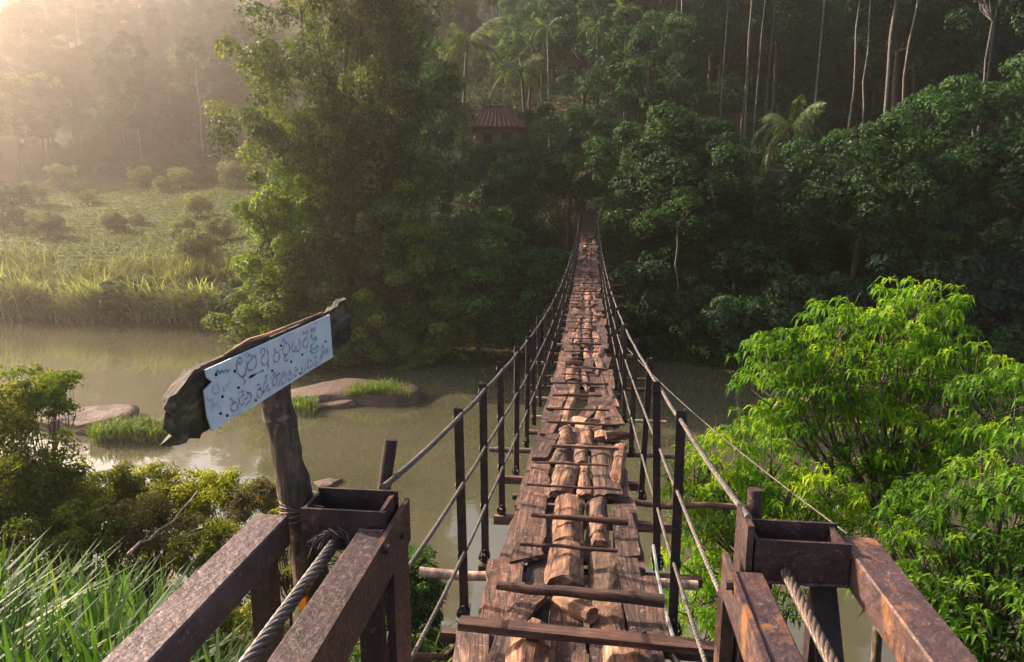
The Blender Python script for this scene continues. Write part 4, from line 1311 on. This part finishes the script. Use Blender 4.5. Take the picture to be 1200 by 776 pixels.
for sx in (-2.7, 2.7):
    obj('veranda_post', [box(sx - 0.06, sx + 0.06, -2.45, -2.33, -1.5, 2.12)], M['hut_frame'], hut)

plant('v0', 602, 176, 2.0, 'bush hiding the right wall of the hut', None, (1.0, 1.0, 0.9), 55)
plant('v1', 560, 186, 2.0, 'dark bush below the left corner of the hut', None, (0.9, 0.9, 0.8), 55)
# --- meadow bushes (each seen singly)
mb = [(55, 262, 1.15, 'r0', 'grey green bush at the misty left of the meadow'), (102, 230, 0.8, 'r0', 'small pale bush near the meadow top left'),
      (135, 259, 0.95, 'r1', 'low round bush in the middle left of the meadow'), (165, 207, 1.3, 'r0', 'leftmost bush in the row at the top of the meadow'),
      (190, 216, 0.95, 'r1', 'lower bush between the two larger ones of the top row'), (213, 208, 1.25, 'r0', 'rounded bush right of centre in the meadow top row'),
      (232, 240, 1.1, 'r0', 'ball shaped bush alone in the middle of the meadow'), (213, 263, 1.0, 'r1', 'bush just below the ball shaped one'),
      (257, 268, 1.0, 'r0', 'bush on the right of the meadow close to the draped trees'), (228, 290, 1.35, 'r1', 'broad dark bush on the grass fringe of the meadow'),
      (276, 203, 1.5, 'r0', 'tall bush at the top right meadow corner'), (8, 252, 1.1, 'v1', 'large dark bush cut by the left picture edge'),
      (72, 205, 1.4, 'r0', 'hazy bush on the meadow rim below the misty forest'), (160, 255, 0.6, 'r1', 'tiny bush right of the low round bush'),
      (300, 250, 0.9, 'r1', 'bush against the foot of the draped trees'), (38, 225, 1.2, 'r0', 'faint bush in the brightest mist on the left')]
for px, py, s, k, lab in mb:
    plant(k, px, py, 1.3 * s, lab, None, s * (0.98 if k[0] == 'r' else 1.0), 44, keep=2.0 * s)

# --- riverside bushes along the far bank
q = 0
for x in np.arange(-46, 42, 2.3):
    ys_ = float(np.interp(x, FAR_X, FAR_Y))
    if -2.2 < x < 2.0:
        continue
    yb = ys_ + random.uniform(0.6, 2.6)
    if x < -22 and random.random() < 0.25:
        continue
    key = random.choice(['v0', 'v1', 'v2'] if x < -12 else ['v0', 'v1', 'v1'])
    where = 'below the left of the meadow' if x < -38 else 'below the middle of the meadow' if x < -30 else 'below the right of the meadow' if x < -22 else 'under the draped trees' if x < -15 else 'under the dark trees' if x < -8 else 'just left of the bridge' if x < 0 else 'just right of the bridge' if x < 6 else 'behind the bright bank grass' if x < 13 else 'behind the large drooping tree' if x < 24 else 'at the right edge'
    kindw = {'v0': 'green', 'v1': 'tall dark', 'v2': 'low olive'}[key]
    if x < -22:
        lab, grp = kindw + ' bush on the far waterline ' + where, 'bushes under the meadow grass'
    elif x < 0:
        lab, grp = kindw + ' bush on the far waterline ' + where, 'bushes on the shaded far bank'
    else:
        lab, grp = kindw + ' bush on the far waterline ' + where, 'bushes on the far right bank'
    s = random.uniform(0.75, 1.15) * (0.8 if x < -22 else 1.0)
    TAKEN.append((x, yb, 1.0))
    put(key, (x, yb, tz(x, yb) - 0.25), lab, grp, (s, s, s * random.uniform(0.8, 1.15)))
# second rank of bushes up the right and middle bank
for k in range(46):
    x = random.uniform(-16, 45)
    ys_ = float(np.interp(x, FAR_X, FAR_Y))
    yb = ys_ + random.uniform(4, 14)
    if abs(x) < 2.4:
        continue
    key = random.choice(['v0', 'v1'])
    put(key, (x, yb, tz(x, yb) - 0.3), tree_label({'v0': 'spreading undergrowth', 'v1': 'upright undergrowth'}[key], x, yb, '').replace(' tree ', ' bush ').replace('low on the slope', 'at the slope foot'), 'bushes at the foot of the far hillside', random.uniform(0.8, 1.3))

# --- the forest behind
def free(x, y, rad):
    for a_, b_, c_ in TAKEN:
        if (a_ - x) ** 2 + (b_ - y) ** 2 < (rad + c_) ** 2:
            return False
    return True
def in_view(x, y, m=0.06):
    a_ = math.atan2(x, y) + YAW
    return -math.radians(37) - m < a_ < math.radians(37) + m
cnt = 0
tries = 0
rf = np.random.default_rng(99)
while cnt < 298 and tries < 12000:
    tries += 1
    y = 40 + 125 * rf.random() ** 0.85
    x = rf.uniform(-135, 95)
    if not in_view(x, y) and rf.random() > 0.02:
        continue
    d = y - float(np.interp(x, FAR_X, FAR_Y))
    if d < 6:
        continue
    meadow = x - (y - 45) * 0.12 < -27
    if meadow and d < 56:
        continue
    if abs(x - XC) < 3.6 and y < 62:
        continue
    rad = 2.1 if d < 60 else 2.5
    if not free(x, y, rad):
        continue
    TAKEN.append((x, y, rad))
    u = rf.random()
    left_ = x < -28
    if u < 0.16 and not (x > -10 and x < 6 and y < 75):
        key = ['s0', 's1', 's2'][int(rf.integers(3))]
        lab, grp = tree_label('slender tall', x, y, 'slender trees of the forest'), 'slender trees of the forest'
        s = rf.uniform(0.8, 1.15)
    else:
        key = ['b0', 'b1', 'b3', 'b2', 'b4', 'b5'][int(rf.choice(6, p=[0.24, 0.24, 0.2, 0.12, 0.12, 0.08]))]
        lab = tree_label({'b0': 'rounded dark', 'b1': 'narrow dark', 'b2': 'spreading green', 'b3': 'tall dark', 'b4': 'small crowned green', 'b5': 'olive tinted'}[key], x, y, G_FOREST)
        grp = G_FOREST
        s = rf.uniform(0.7, 1.15)
    put(key, (x, y, tz(x, y) - 0.3), lab, grp, (s, s, s * rf.uniform(0.9, 1.15)), rf.uniform(0, 6.28))
    cnt += 1
print('forest trees', cnt, 'tries', tries)

# undergrowth mass over the forest floor
ru = np.random.default_rng(3)
cs, rs = [], []
while len(cs) < 3300:
    y = 40 + 108 * ru.random()
    x = ru.uniform(-95, 80)
    if not in_view(x, y):
        continue
    d = y - float(np.interp(x, FAR_X, FAR_Y))
    if d < 3.5 or (x - (y - 45) * 0.12 < -27 and d < 54) or (abs(x) < 1.6 and 50 < y < 60):
        continue
    cs.append((x, y, tz(x, y) + ru.uniform(0.1, 0.8)))
    rs.append(ru.uniform(0.7, 1.7))
v, f, t = clump_leaves(np.array(cs), np.array(rs), 80, 0.36, ru, 0.8)
o = obj('undergrowth', np_mesh('undergrowth', [(v, f)], t), M['leaf_dark'])
o["kind"] = "stuff"

# ------------------------------------------------------------------ grasses
def blades(base, L, w, lean_dir, lean, r, seg=3, tint=0.5, tvar=0.2):
    """arching blades: base Nx3, per-blade length/width/lean"""
    n = len(base)
    s = np.linspace(0, 1, seg + 1)
    dirv = np.stack([np.cos(lean_dir), np.sin(lean_dir), np.zeros(n)], 1)
    sidev = np.stack([-np.sin(lean_dir), np.cos(lean_dir), np.zeros(n)], 1)
    V = np.zeros((n, seg + 1, 2, 3))
    for k, q in enumerate(s):
        c = base + dirv * (L * lean * q ** 2.2)[:, None]
        c[:, 2] += L * (q - 0.45 * lean * q ** 2.6)
        ww = (w * (1 - q) ** 0.7 * (0.6 + 0.8 * min(1, q * 3)) * 0.5)[:, None]
        V[:, k, 0] = c - sidev * ww
        V[:, k, 1] = c + sidev * ww
    idx = np.arange(n)[:, None] * (seg + 1) * 2
    F = np.concatenate([np.stack([idx + 2 * k, idx + 2 * k + 1, idx + 2 * k + 3, idx + 2 * k + 2], -1).reshape(-1, 4) for k in range(seg)])
    T = np.repeat(np.clip(r.normal(tint, tvar, n), 0, 1), (seg + 1) * 2)
    return V.reshape(-1, 3), F, T

def grass_field(name, xy, L0, L1, w, lean, mat, seed, tint=0.5, tvar=0.2, dirc=None, z0=None):
    r = np.random.default_rng(seed)
    n = len(xy)
    z = terrain(xy[:, 0], xy[:, 1]) - 0.05 if z0 is None else z0
    base = np.stack([xy[:, 0], xy[:, 1], z], 1)
    ld = r.uniform(0, 6.28, n) if dirc is None else r.normal(dirc, 0.7, n)
    v, f, t = blades(base, r.uniform(L0, L1, n), w * r.uniform(0.6, 1.3, n), ld, np.abs(r.normal(lean, 0.2, n)), r, 3, tint, tvar)
    o = obj(name, np_mesh(name, [(v, f)], t), M[mat])
    o["kind"] = "stuff"
    return o

rg = np.random.default_rng(17)
# tall grass fringe along the meadow edge above the river
n = 15000
tx = rg.uniform(-62, -19, n)
ty = np.interp(tx, FAR_X, FAR_Y) + 2.0 + 8.5 * rg.random(n) ** 1.2
clump = hnoise(tx, ty, 2.2, 9) > -0.35
tx, ty = tx[clump], ty[clump]
grass_field('tall_grass', np.stack([tx, ty], 1), 1.2, 2.7, 0.085, 0.55, 'straw', 18, 0.38, 0.25)
# reeds that hang over the water in front of it
n = 9000
cx = rg.uniform(-56, -19, 150)
tx = np.repeat(cx, n // 150) + rg.normal(0, 0.4, n // 150 * 150)
ty = np.interp(tx, FAR_X, FAR_Y) + rg.normal(1.4, 0.5, len(tx))
lenv = np.repeat(rg.choice([0.45, 0.7, 1.0, 1.45], 150) * rg.uniform(0.85, 1.15, 150), n // 150)
grass_field('overhanging_reeds', np.stack([tx, ty], 1), 1.4 * lenv, 2.9 * lenv, 0.085, 0.8, 'leaf_silver', 19, 0.75, 0.25, -1.57)
# short meadow growth in rows
n = 42000
tx = rg.uniform(-80, -26, n)
ty = rg.uniform(50, 98, n)
ty = np.where(rg.random(n) < 0.7, np.round(ty / 1.3) * 1.3 + rg.normal(0, 0.16, n) + 0.5 * np.sin(tx * 0.15), ty)
ok = (tx - (ty - 45) * 0.12 < -26)
grass_field('meadow_growth', np.stack([tx[ok], ty[ok]], 1), 0.15, 0.42, 0.16, 0.7, 'straw', 20, 0.22, 0.15)
# bright grass at the waterline right of the bridge
n = 2600
tx = np.where(rg.random(n) < 0.3, rg.uniform(-3, 4, n), rg.uniform(4.0, 14, n))
ty = np.interp(tx, FAR_X, FAR_Y) + rg.uniform(-0.2, 1.6, n)
grass_field('bank_grass', np.stack([tx, ty], 1), 0.5, 1.1, 0.09, 0.8, 'moss_grass', 21, 0.3, 0.2)

# near-bank reeds, lower left
def spread(px0, px1, py0, py1, n, seed, d0=3.5, d1=12):
    """points on the near bank seen inside a window of the photograph"""
    r = np.random.default_rng(seed)
    out_ = []
    while len(out_) < n:
        p, d = ray_to(r.uniform(px0, px1), r.uniform(py0, py1), 0.6, d0)
        if d < d1:
            out_.append((p.x + r.normal(0, 0.15), p.y + r.normal(0, 0.15)))
    return np.array(out_)
xy = spread(-80, 195, 640, 1000, 190, 22, 2.0, 9)
r_ = np.random.default_rng(23)
xyb = np.repeat(xy, 17, 0) + r_.normal(0, 0.09, (190 * 17, 2))
grass_field('reeds', xyb, 0.75, 1.5, 0.062, 0.36, 'reed', 24, 0.30, 0.22)
xy = spread(215, 330, 720, 900, 26, 25, 2.5, 9)
xyb = np.repeat(xy, 22, 0) + r_.normal(0, 0.06, (26 * 22, 2))
grass_field('grass_tufts', xyb, 0.45, 0.85, 0.014, 0.5, 'reed', 26, 0.35, 0.15)
xy = spread(480, 560, 700, 820, 12, 27, 4.5, 12)
xyb = np.repeat(xy, 14, 0) + r_.normal(0, 0.12, (12 * 14, 2))
grass_field('pale_grass', xyb, 0.5, 1.0, 0.04, 0.5, 'reed', 28, 0.75, 0.15)
# low weeds over the near bank
xy = []
while len(xy) < 900:
    x, y = rg.uniform(-16, 13), rg.uniform(1.5, 13)
    if abs(x) > 1.0 and tz(x, y) > 0.05:
        xy.append((x, y, tz(x, y) + rg.uniform(0, 0.15)))
v, f, t = clump_leaves(np.array(xy), rg.uniform(0.15, 0.42, 900), 46, 0.085, np.random.default_rng(29), 0.8)
o = obj('bank_weeds', np_mesh('bank_weeds', [(v, f)], t), M['bush'])
o["kind"] = "stuff"

# ------------------------------------------------------------------ near-bank bushes
def near_bush(px, py, d, R, label, mat='bush', seed=0, leaf=0.075, ncl=40, per=150, name='bank_bush', tint=(0.1, 0.95), cat='bush', group=None):
    r = np.random.default_rng(500 + seed)
    R = tuple(q_ * 0.66 for q_ in R)
    c = P(px, py, d)
    zg = max(tz(c.x, c.y), -0.2)
    root = thing(name, label, cat, (c.x, c.y, zg), 0, group)
    cp = crown_points(R, ncl, r, -0.8, 0.3) + np.array([0, 0, c.z - zg])
    nf = int(ncl * 0.9)
    a_ = r.uniform(0, 6.28, nf)
    q_ = np.sqrt(r.uniform(0.1, 1, nf)) * 1.1
    zf_ = r.uniform(0.05, 1.0, nf) * max(0.1, c.z - zg)
    cp = np.concatenate([cp, np.stack([np.cos(a_) * q_ * R[0], np.sin(a_) * q_ * R[1], zf_], 1)])
    v, f, t = clump_leaves(cp, min(R) * 0.46 * r.uniform(0.6, 1.3, len(cp)), int(per * 1.5), leaf * 0.8, r, 0.85, 0.42, jitter=0.6, tint_lo=tint[0], tint_hi=tint[1], tvar=0.18, fill=0.05)
    obj('foliage', np_mesh('foliage', [(v, f)], t), M[mat], root)
    obj('stem', np_mesh('stem', limbs((0, 0, -0.15), (r.normal(0, 0.08), r.normal(0, 0.08), max(0.15, (c.z - zg) * 0.4)), cp[:16], 0.035, r), smooth=True), M['bark'], root)
    return root
near_bush(2, 485, 9.6, (0.95, 0.9, 0.85), 'small leafy tree at the left picture edge with a yellow lit top', 'bush', 1, 0.085, 40, 110, 'bank_tree', (0.2, 1), 'tree')
near_bush(50, 458, 9.6, (0.52, 0.5, 0.72), 'leafy shoots reaching up from the small left tree', 'leaf_lime', 2, 0.07, 26, 110, tint=(0.1, 0.7))
near_bush(20, 570, 9.0, (1.1, 1.0, 0.9), 'shady bush under the small tree at the left edge', 'bush', 3, 0.08, 50, 150, tint=(0, 0.5))
near_bush(115, 588, 10.5, (1.0, 0.9, 0.75), 'olive bush right of the shady left bush', 'bush', 4)
near_bush(185, 580, 11.5, (1.05, 0.9, 0.70), 'yellow green bush in front of the sparkling water', 'bush', 5, tint=(0.3, 1))
near_bush(255, 582, 11.5, (0.95, 0.9, 0.70), 'bright bush just left of the sign post', 'bush', 6, tint=(0.4, 1))
near_bush(300, 590, 10.5, (0.6, 0.6, 0.5), 'reddish brown dry bush beside the sign post', 'brown_leaf', 7, 0.07, 30, 110)
near_bush(165, 615, 9.0, (0.9, 0.8, 0.5), 'brown half dry bush behind the reeds', 'brown_leaf', 8, 0.07, 36, 110)
near_bush(245, 640, 8.6, (0.7, 0.7, 0.4), 'low dark bush on the bare bank left of the frame', 'bush', 9, 0.065, 30, 110, tint=(0, 0.5))
near_bush(80, 620, 8.5, (0.9, 0.8, 0.5), 'tangled bush behind the left reeds', 'bush', 10, 0.075, 36, 120, tint=(0, 0.7))
near_bush(487, 690, 9.6, (0.62, 0.6, 0.75), 'round green bush below the walkway left side by the water', 'leaf_mid', 11, 0.075, 40, 150, tint=(0.3, 1))
near_bush(455, 760, 7.5, (0.5, 0.5, 0.45), 'low weeds bush under the left frame leg', 'leaf_mid', 12, 0.06, 26, 110)
near_bush(330, 610, 9.5, (0.6, 0.5, 0.35), 'small bush half hidden by the sign post foot', 'bush', 13, 0.06, 26, 100)
# bare twigs poking out of the bank
for q, (a_, b_, lab) in enumerate((((150, 650, 8.0), (232, 575, 9.5), 'thin bare twig leaning over the brown bush'), ((190, 632, 8.5), (270, 600, 9.5), 'bare twig lying on the bank above the reeds'), ((265, 660, 8.0), (300, 640, 8.6), 'short pale twig on the bare soil'))):
    p0, p1 = P(*a_), P(*b_)
    tw = tube(curve_pts(p0, p1, 8, 0.05, 0.02, rg), np.linspace(0.022, 0.008, 8), 5)
    c0 = np.array(p0)
    o = obj('dead_twig', np_mesh('dead_twig', [(v - c0, f) for v, f in tw], smooth=True), M['dead_wood'], None, p0)
    tag(o, lab, 'twig')
# dead leaf caught between rope and beam
lf = P(356, 708, 1.95)
lv = np.array([(0, 0, -0.05), (-0.022, 0.01, 0), (0, 0.018, 0.01), (0.02, 0.0, 0.005), (0.006, 0.0, 0.055)])
me = np_mesh('dead_leaf', [(lv, np.array([[0, 2, 1], [0, 3, 2], [1, 2, 4], [2, 3, 4]]))], np.full(5, 0.5))
tag(obj('dead_leaf', me, M['dry_leaf'], None, lf), 'single orange dead leaf caught beside the left wire rope', 'leaf')

# ------------------------------------------------------------------ right-hand trees with long drooping leaves
def drooping_tree(name, label, base, fork, clumps, seed, per_clump=18, nleaf=12, Lf=0.22, spreadr=0.42, tint_base=0.45):
    r = np.random.default_rng(seed)
    base = np.array(base, float)
    root = thing(name, label, 'tree', tuple(base))
    C = np.array(clumps, float)
    pos, tl = [], []
    for c in C:
        k = per_clump
        d = unit(r.normal(0, 1, (k, 3)))
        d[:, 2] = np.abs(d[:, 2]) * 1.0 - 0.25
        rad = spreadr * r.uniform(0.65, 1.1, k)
        pos.append(c + d * rad[:, None] * np.array([1.15, 1.15, 0.85]))
        tl.append(np.full(k, r.normal(0, 0.15)) + d[:, 2] * 0.22)
    pos = np.concatenate(pos)
    tl = np.concatenate(tl)
    n = len(pos)
    az = (np.arange(nleaf)[None, :] * 2.399 + r.uniform(0, 6.28, (n, 1)) + r.normal(0, 0.2, (n, nleaf))).ravel()
    lev = np.tile(np.linspace(0.1, 1, nleaf), n)                 # 0 young upright .. 1 old drooping
    el0 = 0.75 - 1.0 * lev + r.normal(0, 0.15, n * nleaf)
    el1 = el0 - 0.9 - r.uniform(0, 0.5, n * nleaf)
    L = Lf * r.uniform(0.7, 1.2, n * nleaf) * (0.6 + 0.4 * lev)
    w = L * r.uniform(0.17, 0.24, n * nleaf)
    p0 = np.repeat(pos, nleaf, 0)
    h = np.stack([np.cos(az), np.sin(az), np.zeros_like(az)], 1)
    s_ = np.stack([-np.sin(az), np.cos(az), np.zeros_like(az)], 1)
    zv = np.array([0, 0, 1.0])
    d0 = h * np.cos(el0)[:, None] + zv * np.sin(el0)[:, None]
    d1 = h * np.cos(el1)[:, None] + zv * np.sin(el1)[:, None]
    mid = p0 + d0 * (L * 0.45)[:, None]
    tip = mid + d1 * (L * 0.58)[:, None]
    fold = zv * (w * 0.22)[:, None]
    V = np.stack([p0, mid - s_ * (w / 2)[:, None] + fold, mid, mid + s_ * (w / 2)[:, None] + fold, tip], 1).reshape(-1, 3)
    i_ = np.arange(len(p0))[:, None] * 5
    F = np.concatenate([i_ + np.array([[0, 2, 1]]), i_ + np.array([[0, 3, 2]]), i_ + np.array([[1, 2, 4]]), i_ + np.array([[2, 3, 4]])])
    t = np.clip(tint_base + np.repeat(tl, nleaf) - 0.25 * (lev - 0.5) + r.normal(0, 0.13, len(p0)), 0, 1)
    obj('crown', np_mesh('crown', [(V - base, F)], np.repeat(t, 5)), M['mango'], root)
    ch = limbs((0, 0, -0.4), np.array(fork, float) - base, C - base - np.array([0, 0, 0.1]), 0.085, r, 8)
    for c in C:
        for q in range(5):
            tip_ = c + r.normal(0, spreadr * 0.6, 3)
            ch += tube(curve_pts(c - base - (0, 0, 0.25), tip_ - base, 4), [0.010, 0.008, 0.006, 0.004], 4, False)
    obj('trunk', np_mesh('trunk', ch, smooth=True), M['bark'], root)
    return root
def cl(lst, d, dv, seed, double=True):
    r = np.random.default_rng(seed)
    o_ = []
    for px, py in lst:
        o_.append(P(px, py, d + r.normal(0, dv)))
        if double:
            o_.append(P(px + r.normal(0, 14), py + 8 + r.normal(0, 10), d + 0.75 + r.normal(0, dv)))
    return o_
mainc = [(1072, 350), (1060, 372),  (1035, 385), (985, 372), (945, 405), (1108, 398), (1145, 435), (1090, 425), (1035, 428), (990, 425), (948, 448), (903, 415), (1000, 455), (1060, 468), (1115, 462), (1160, 468), (1165, 505), (1125, 512), (1082, 505), (1035, 500), (905, 455), (925, 492), (900, 500), (1015, 535), (1060, 550), (1105, 545), (960, 470)]
bp = P(1040, 640, 9.6)
fp = P(1042, 612, 9.2)
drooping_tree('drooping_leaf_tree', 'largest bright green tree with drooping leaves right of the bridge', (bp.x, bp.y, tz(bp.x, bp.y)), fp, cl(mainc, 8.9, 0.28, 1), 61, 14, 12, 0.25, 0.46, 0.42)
lowl = [(842, 528), (872, 512), (905, 540), (858, 575), (830, 610), (885, 585), (925, 568), (960, 575), (842, 655), (870, 640), (850, 705), (825, 740), (905, 625), (945, 610), (990, 600), (975, 570), (885, 745), (815, 560), (835, 690), (860, 600), (815, 650), (860, 760), (905, 700), (840, 560), (812, 700)]
bp = P(905, 800, 8.6)
fp = P(900, 680, 8.3)
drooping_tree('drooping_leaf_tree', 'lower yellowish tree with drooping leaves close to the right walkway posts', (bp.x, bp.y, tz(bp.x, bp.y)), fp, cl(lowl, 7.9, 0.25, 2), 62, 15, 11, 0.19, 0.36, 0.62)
rightl = [(1195, 455), (1188, 520), (1160, 560), (1110, 588), (1195, 590), (1140, 620), (1085, 640), (1190, 650), (1120, 680), (1160, 710), (1200, 730), (1080, 700), (1110, 750), (1160, 770), (1060, 615), (1230, 600), (1240, 690), (1050, 690)]
bp = P(1150, 900, 7.2)
fp = P(1155, 760, 7.0)
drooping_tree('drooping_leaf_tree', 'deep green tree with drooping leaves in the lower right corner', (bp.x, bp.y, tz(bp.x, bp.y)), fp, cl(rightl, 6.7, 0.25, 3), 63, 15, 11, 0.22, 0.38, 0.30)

# ------------------------------------------------------------------ rocks
def rock(name, px0, px1, py_water, top_h, depth_m, label, seed):
    r = np.random.default_rng(seed)
    a0, _ = ray_to(px0, py_water, 0.02, 15)
    a1, _ = ray_to(px1, py_water, 0.02, 15)
    c = (a0 + a1) / 2
    W = (a1 - a0).length / 2
    nu, nv = 28, 12
    V = []
    for k in range(nv):
        ph = k / (nv - 1) * math.pi * 0.5
        for a in range(nu):
            th = a / nu * 2 * math.pi
            q = 1 + 0.13 * math.sin(3 * th + seed) + 0.07 * math.sin(5 * th + 2 * seed) + r.normal(0, 0.015)
            x = W * math.cos(th) * math.cos(ph) ** 0.6 * q
            y = depth_m * math.sin(th) * math.cos(ph) ** 0.6 * q
            z = top_h * math.sin(ph) ** 0.55 * (0.85 + 0.15 * math.sin(1.3 * x + seed) + 0.28 * x / W) - 0.25 * (k == 0)
            z += 0.07 * top_h * float(hnoise(x * 3, y * 6, 1.0, seed)) * (k > 0)
            x += 0.06 * float(hnoise(x + 9, z * 4, 0.5, seed))
            y += 0.10 * float(hnoise(x * 2, z * 5 + 3, 0.5, seed + 2))
            V.append((x, y, z))
    V = np.array(V)
    F = np.array([[k * nu + a, k * nu + (a + 1) % nu, (k + 1) * nu + (a + 1) % nu, (k + 1) * nu + a] for k in range(nv - 1) for a in range(nu)])
    root = obj(name, np_mesh(name, [(V, F)], smooth=True), M['rock'], None, c, (0, 0, math.atan2(a1.y - a0.y, a1.x - a0.x)))
    tag(root, label, 'rock')
    return root, W
def rock_grass(px0, px1, py0, py1, n, h, seed, rocks):
    r = np.random.default_rng(seed)
    pts = []
    for k in range(n):
        u, v = r.random(), r.random()
        p, _ = ray_to(px0 + (px1 - px0) * u, py0 + (py1 - py0) * v, 0.12, 15)
        pts.append((p.x, p.y, 0.02))
    pts = np.array(pts)
    bump = 0.35 * np.sin(np.pi * np.clip((pts[:, 0] - pts[:, 0].min()) / np.ptp(pts[:, 0]), 0, 1))
    ld = r.uniform(0, 6.28, n)
    pts[:, 2] += bump * r.uniform(0.2, 1, n)
    v, f, t = blades(pts, r.uniform(h * 0.6, h * 1.3, n), np.full(n, 0.05), ld, np.abs(r.normal(0.5, 0.2, n)), r, 2, 0.5, 0.25)
    o = obj('rock_grass', np_mesh('rock_grass', [(v, f)], t), M['moss_grass'])
    o["kind"] = "stuff"
rock('river_rock', 330, 495, 465, 0.58, 1.5, 'long flat pinkish rock with grass in the river right of the sign', 3)
rock('river_rock', 335, 425, 474, 0.28, 0.7, 'low rock ledge at the front of the long flat rock', 5)
rock('river_rock', 58, 168, 498, 0.75, 1.3, 'rounded brown rock with grass in the river left of the sign', 4)
rock('river_rock', 366, 400, 568, 0.15, 0.3, 'small rock awash behind the left anchor frame', 6)
rock_grass(404, 480, 462, 472, 1300, 0.62, 1, None)
rock_grass(335, 372, 474, 484, 420, 0.35, 2, None)
rock_grass(105, 198, 506, 518, 1500, 0.5, 3, None)

# alike neighbours that still share a label: say which is which from left to right
by_label = {}
for o in scene.objects:
    if "label" in o and "group" in o:
        by_label.setdefault(o["label"], []).append(o)
for lab, os_ in by_label.items():
    if len(os_) in (2, 3) and len(lab.split()) <= 14:
        os_.sort(key=lambda q: math.atan2(q.location.x, q.location.y))
        for q, w_ in zip(os_, ('left one', 'right one') if len(os_) == 2 else ('left one', 'middle one', 'right one')):
            q["label"] = lab + ', ' + w_
# drop prototypes that were never used
for k, p_ in protos.items():
    if k not in used:
        for ch_ in list(p_.children):
            bpy.data.objects.remove(ch_)
        bpy.data.objects.remove(p_)

# ------------------------------------------------------------------ haze
hz = obj('haze', [box(-245, 206, -66, 272, -3.6, 92)], None)
m, nt, out = mat_new('haze')
vol = nt.nodes.new("ShaderNodeVolumePrincipled")
vol.inputs["Color"].default_value = (1.0, 0.86, 0.77, 1)
vol.inputs["Density"].default_value = HAZE_DENSITY
vol.inputs["Anisotropy"].default_value = HAZE_G
nt.links.new(vol.outputs[0], out.inputs["Volume"])
hz.data.materials.append(m)
hz["kind"] = "stuff"
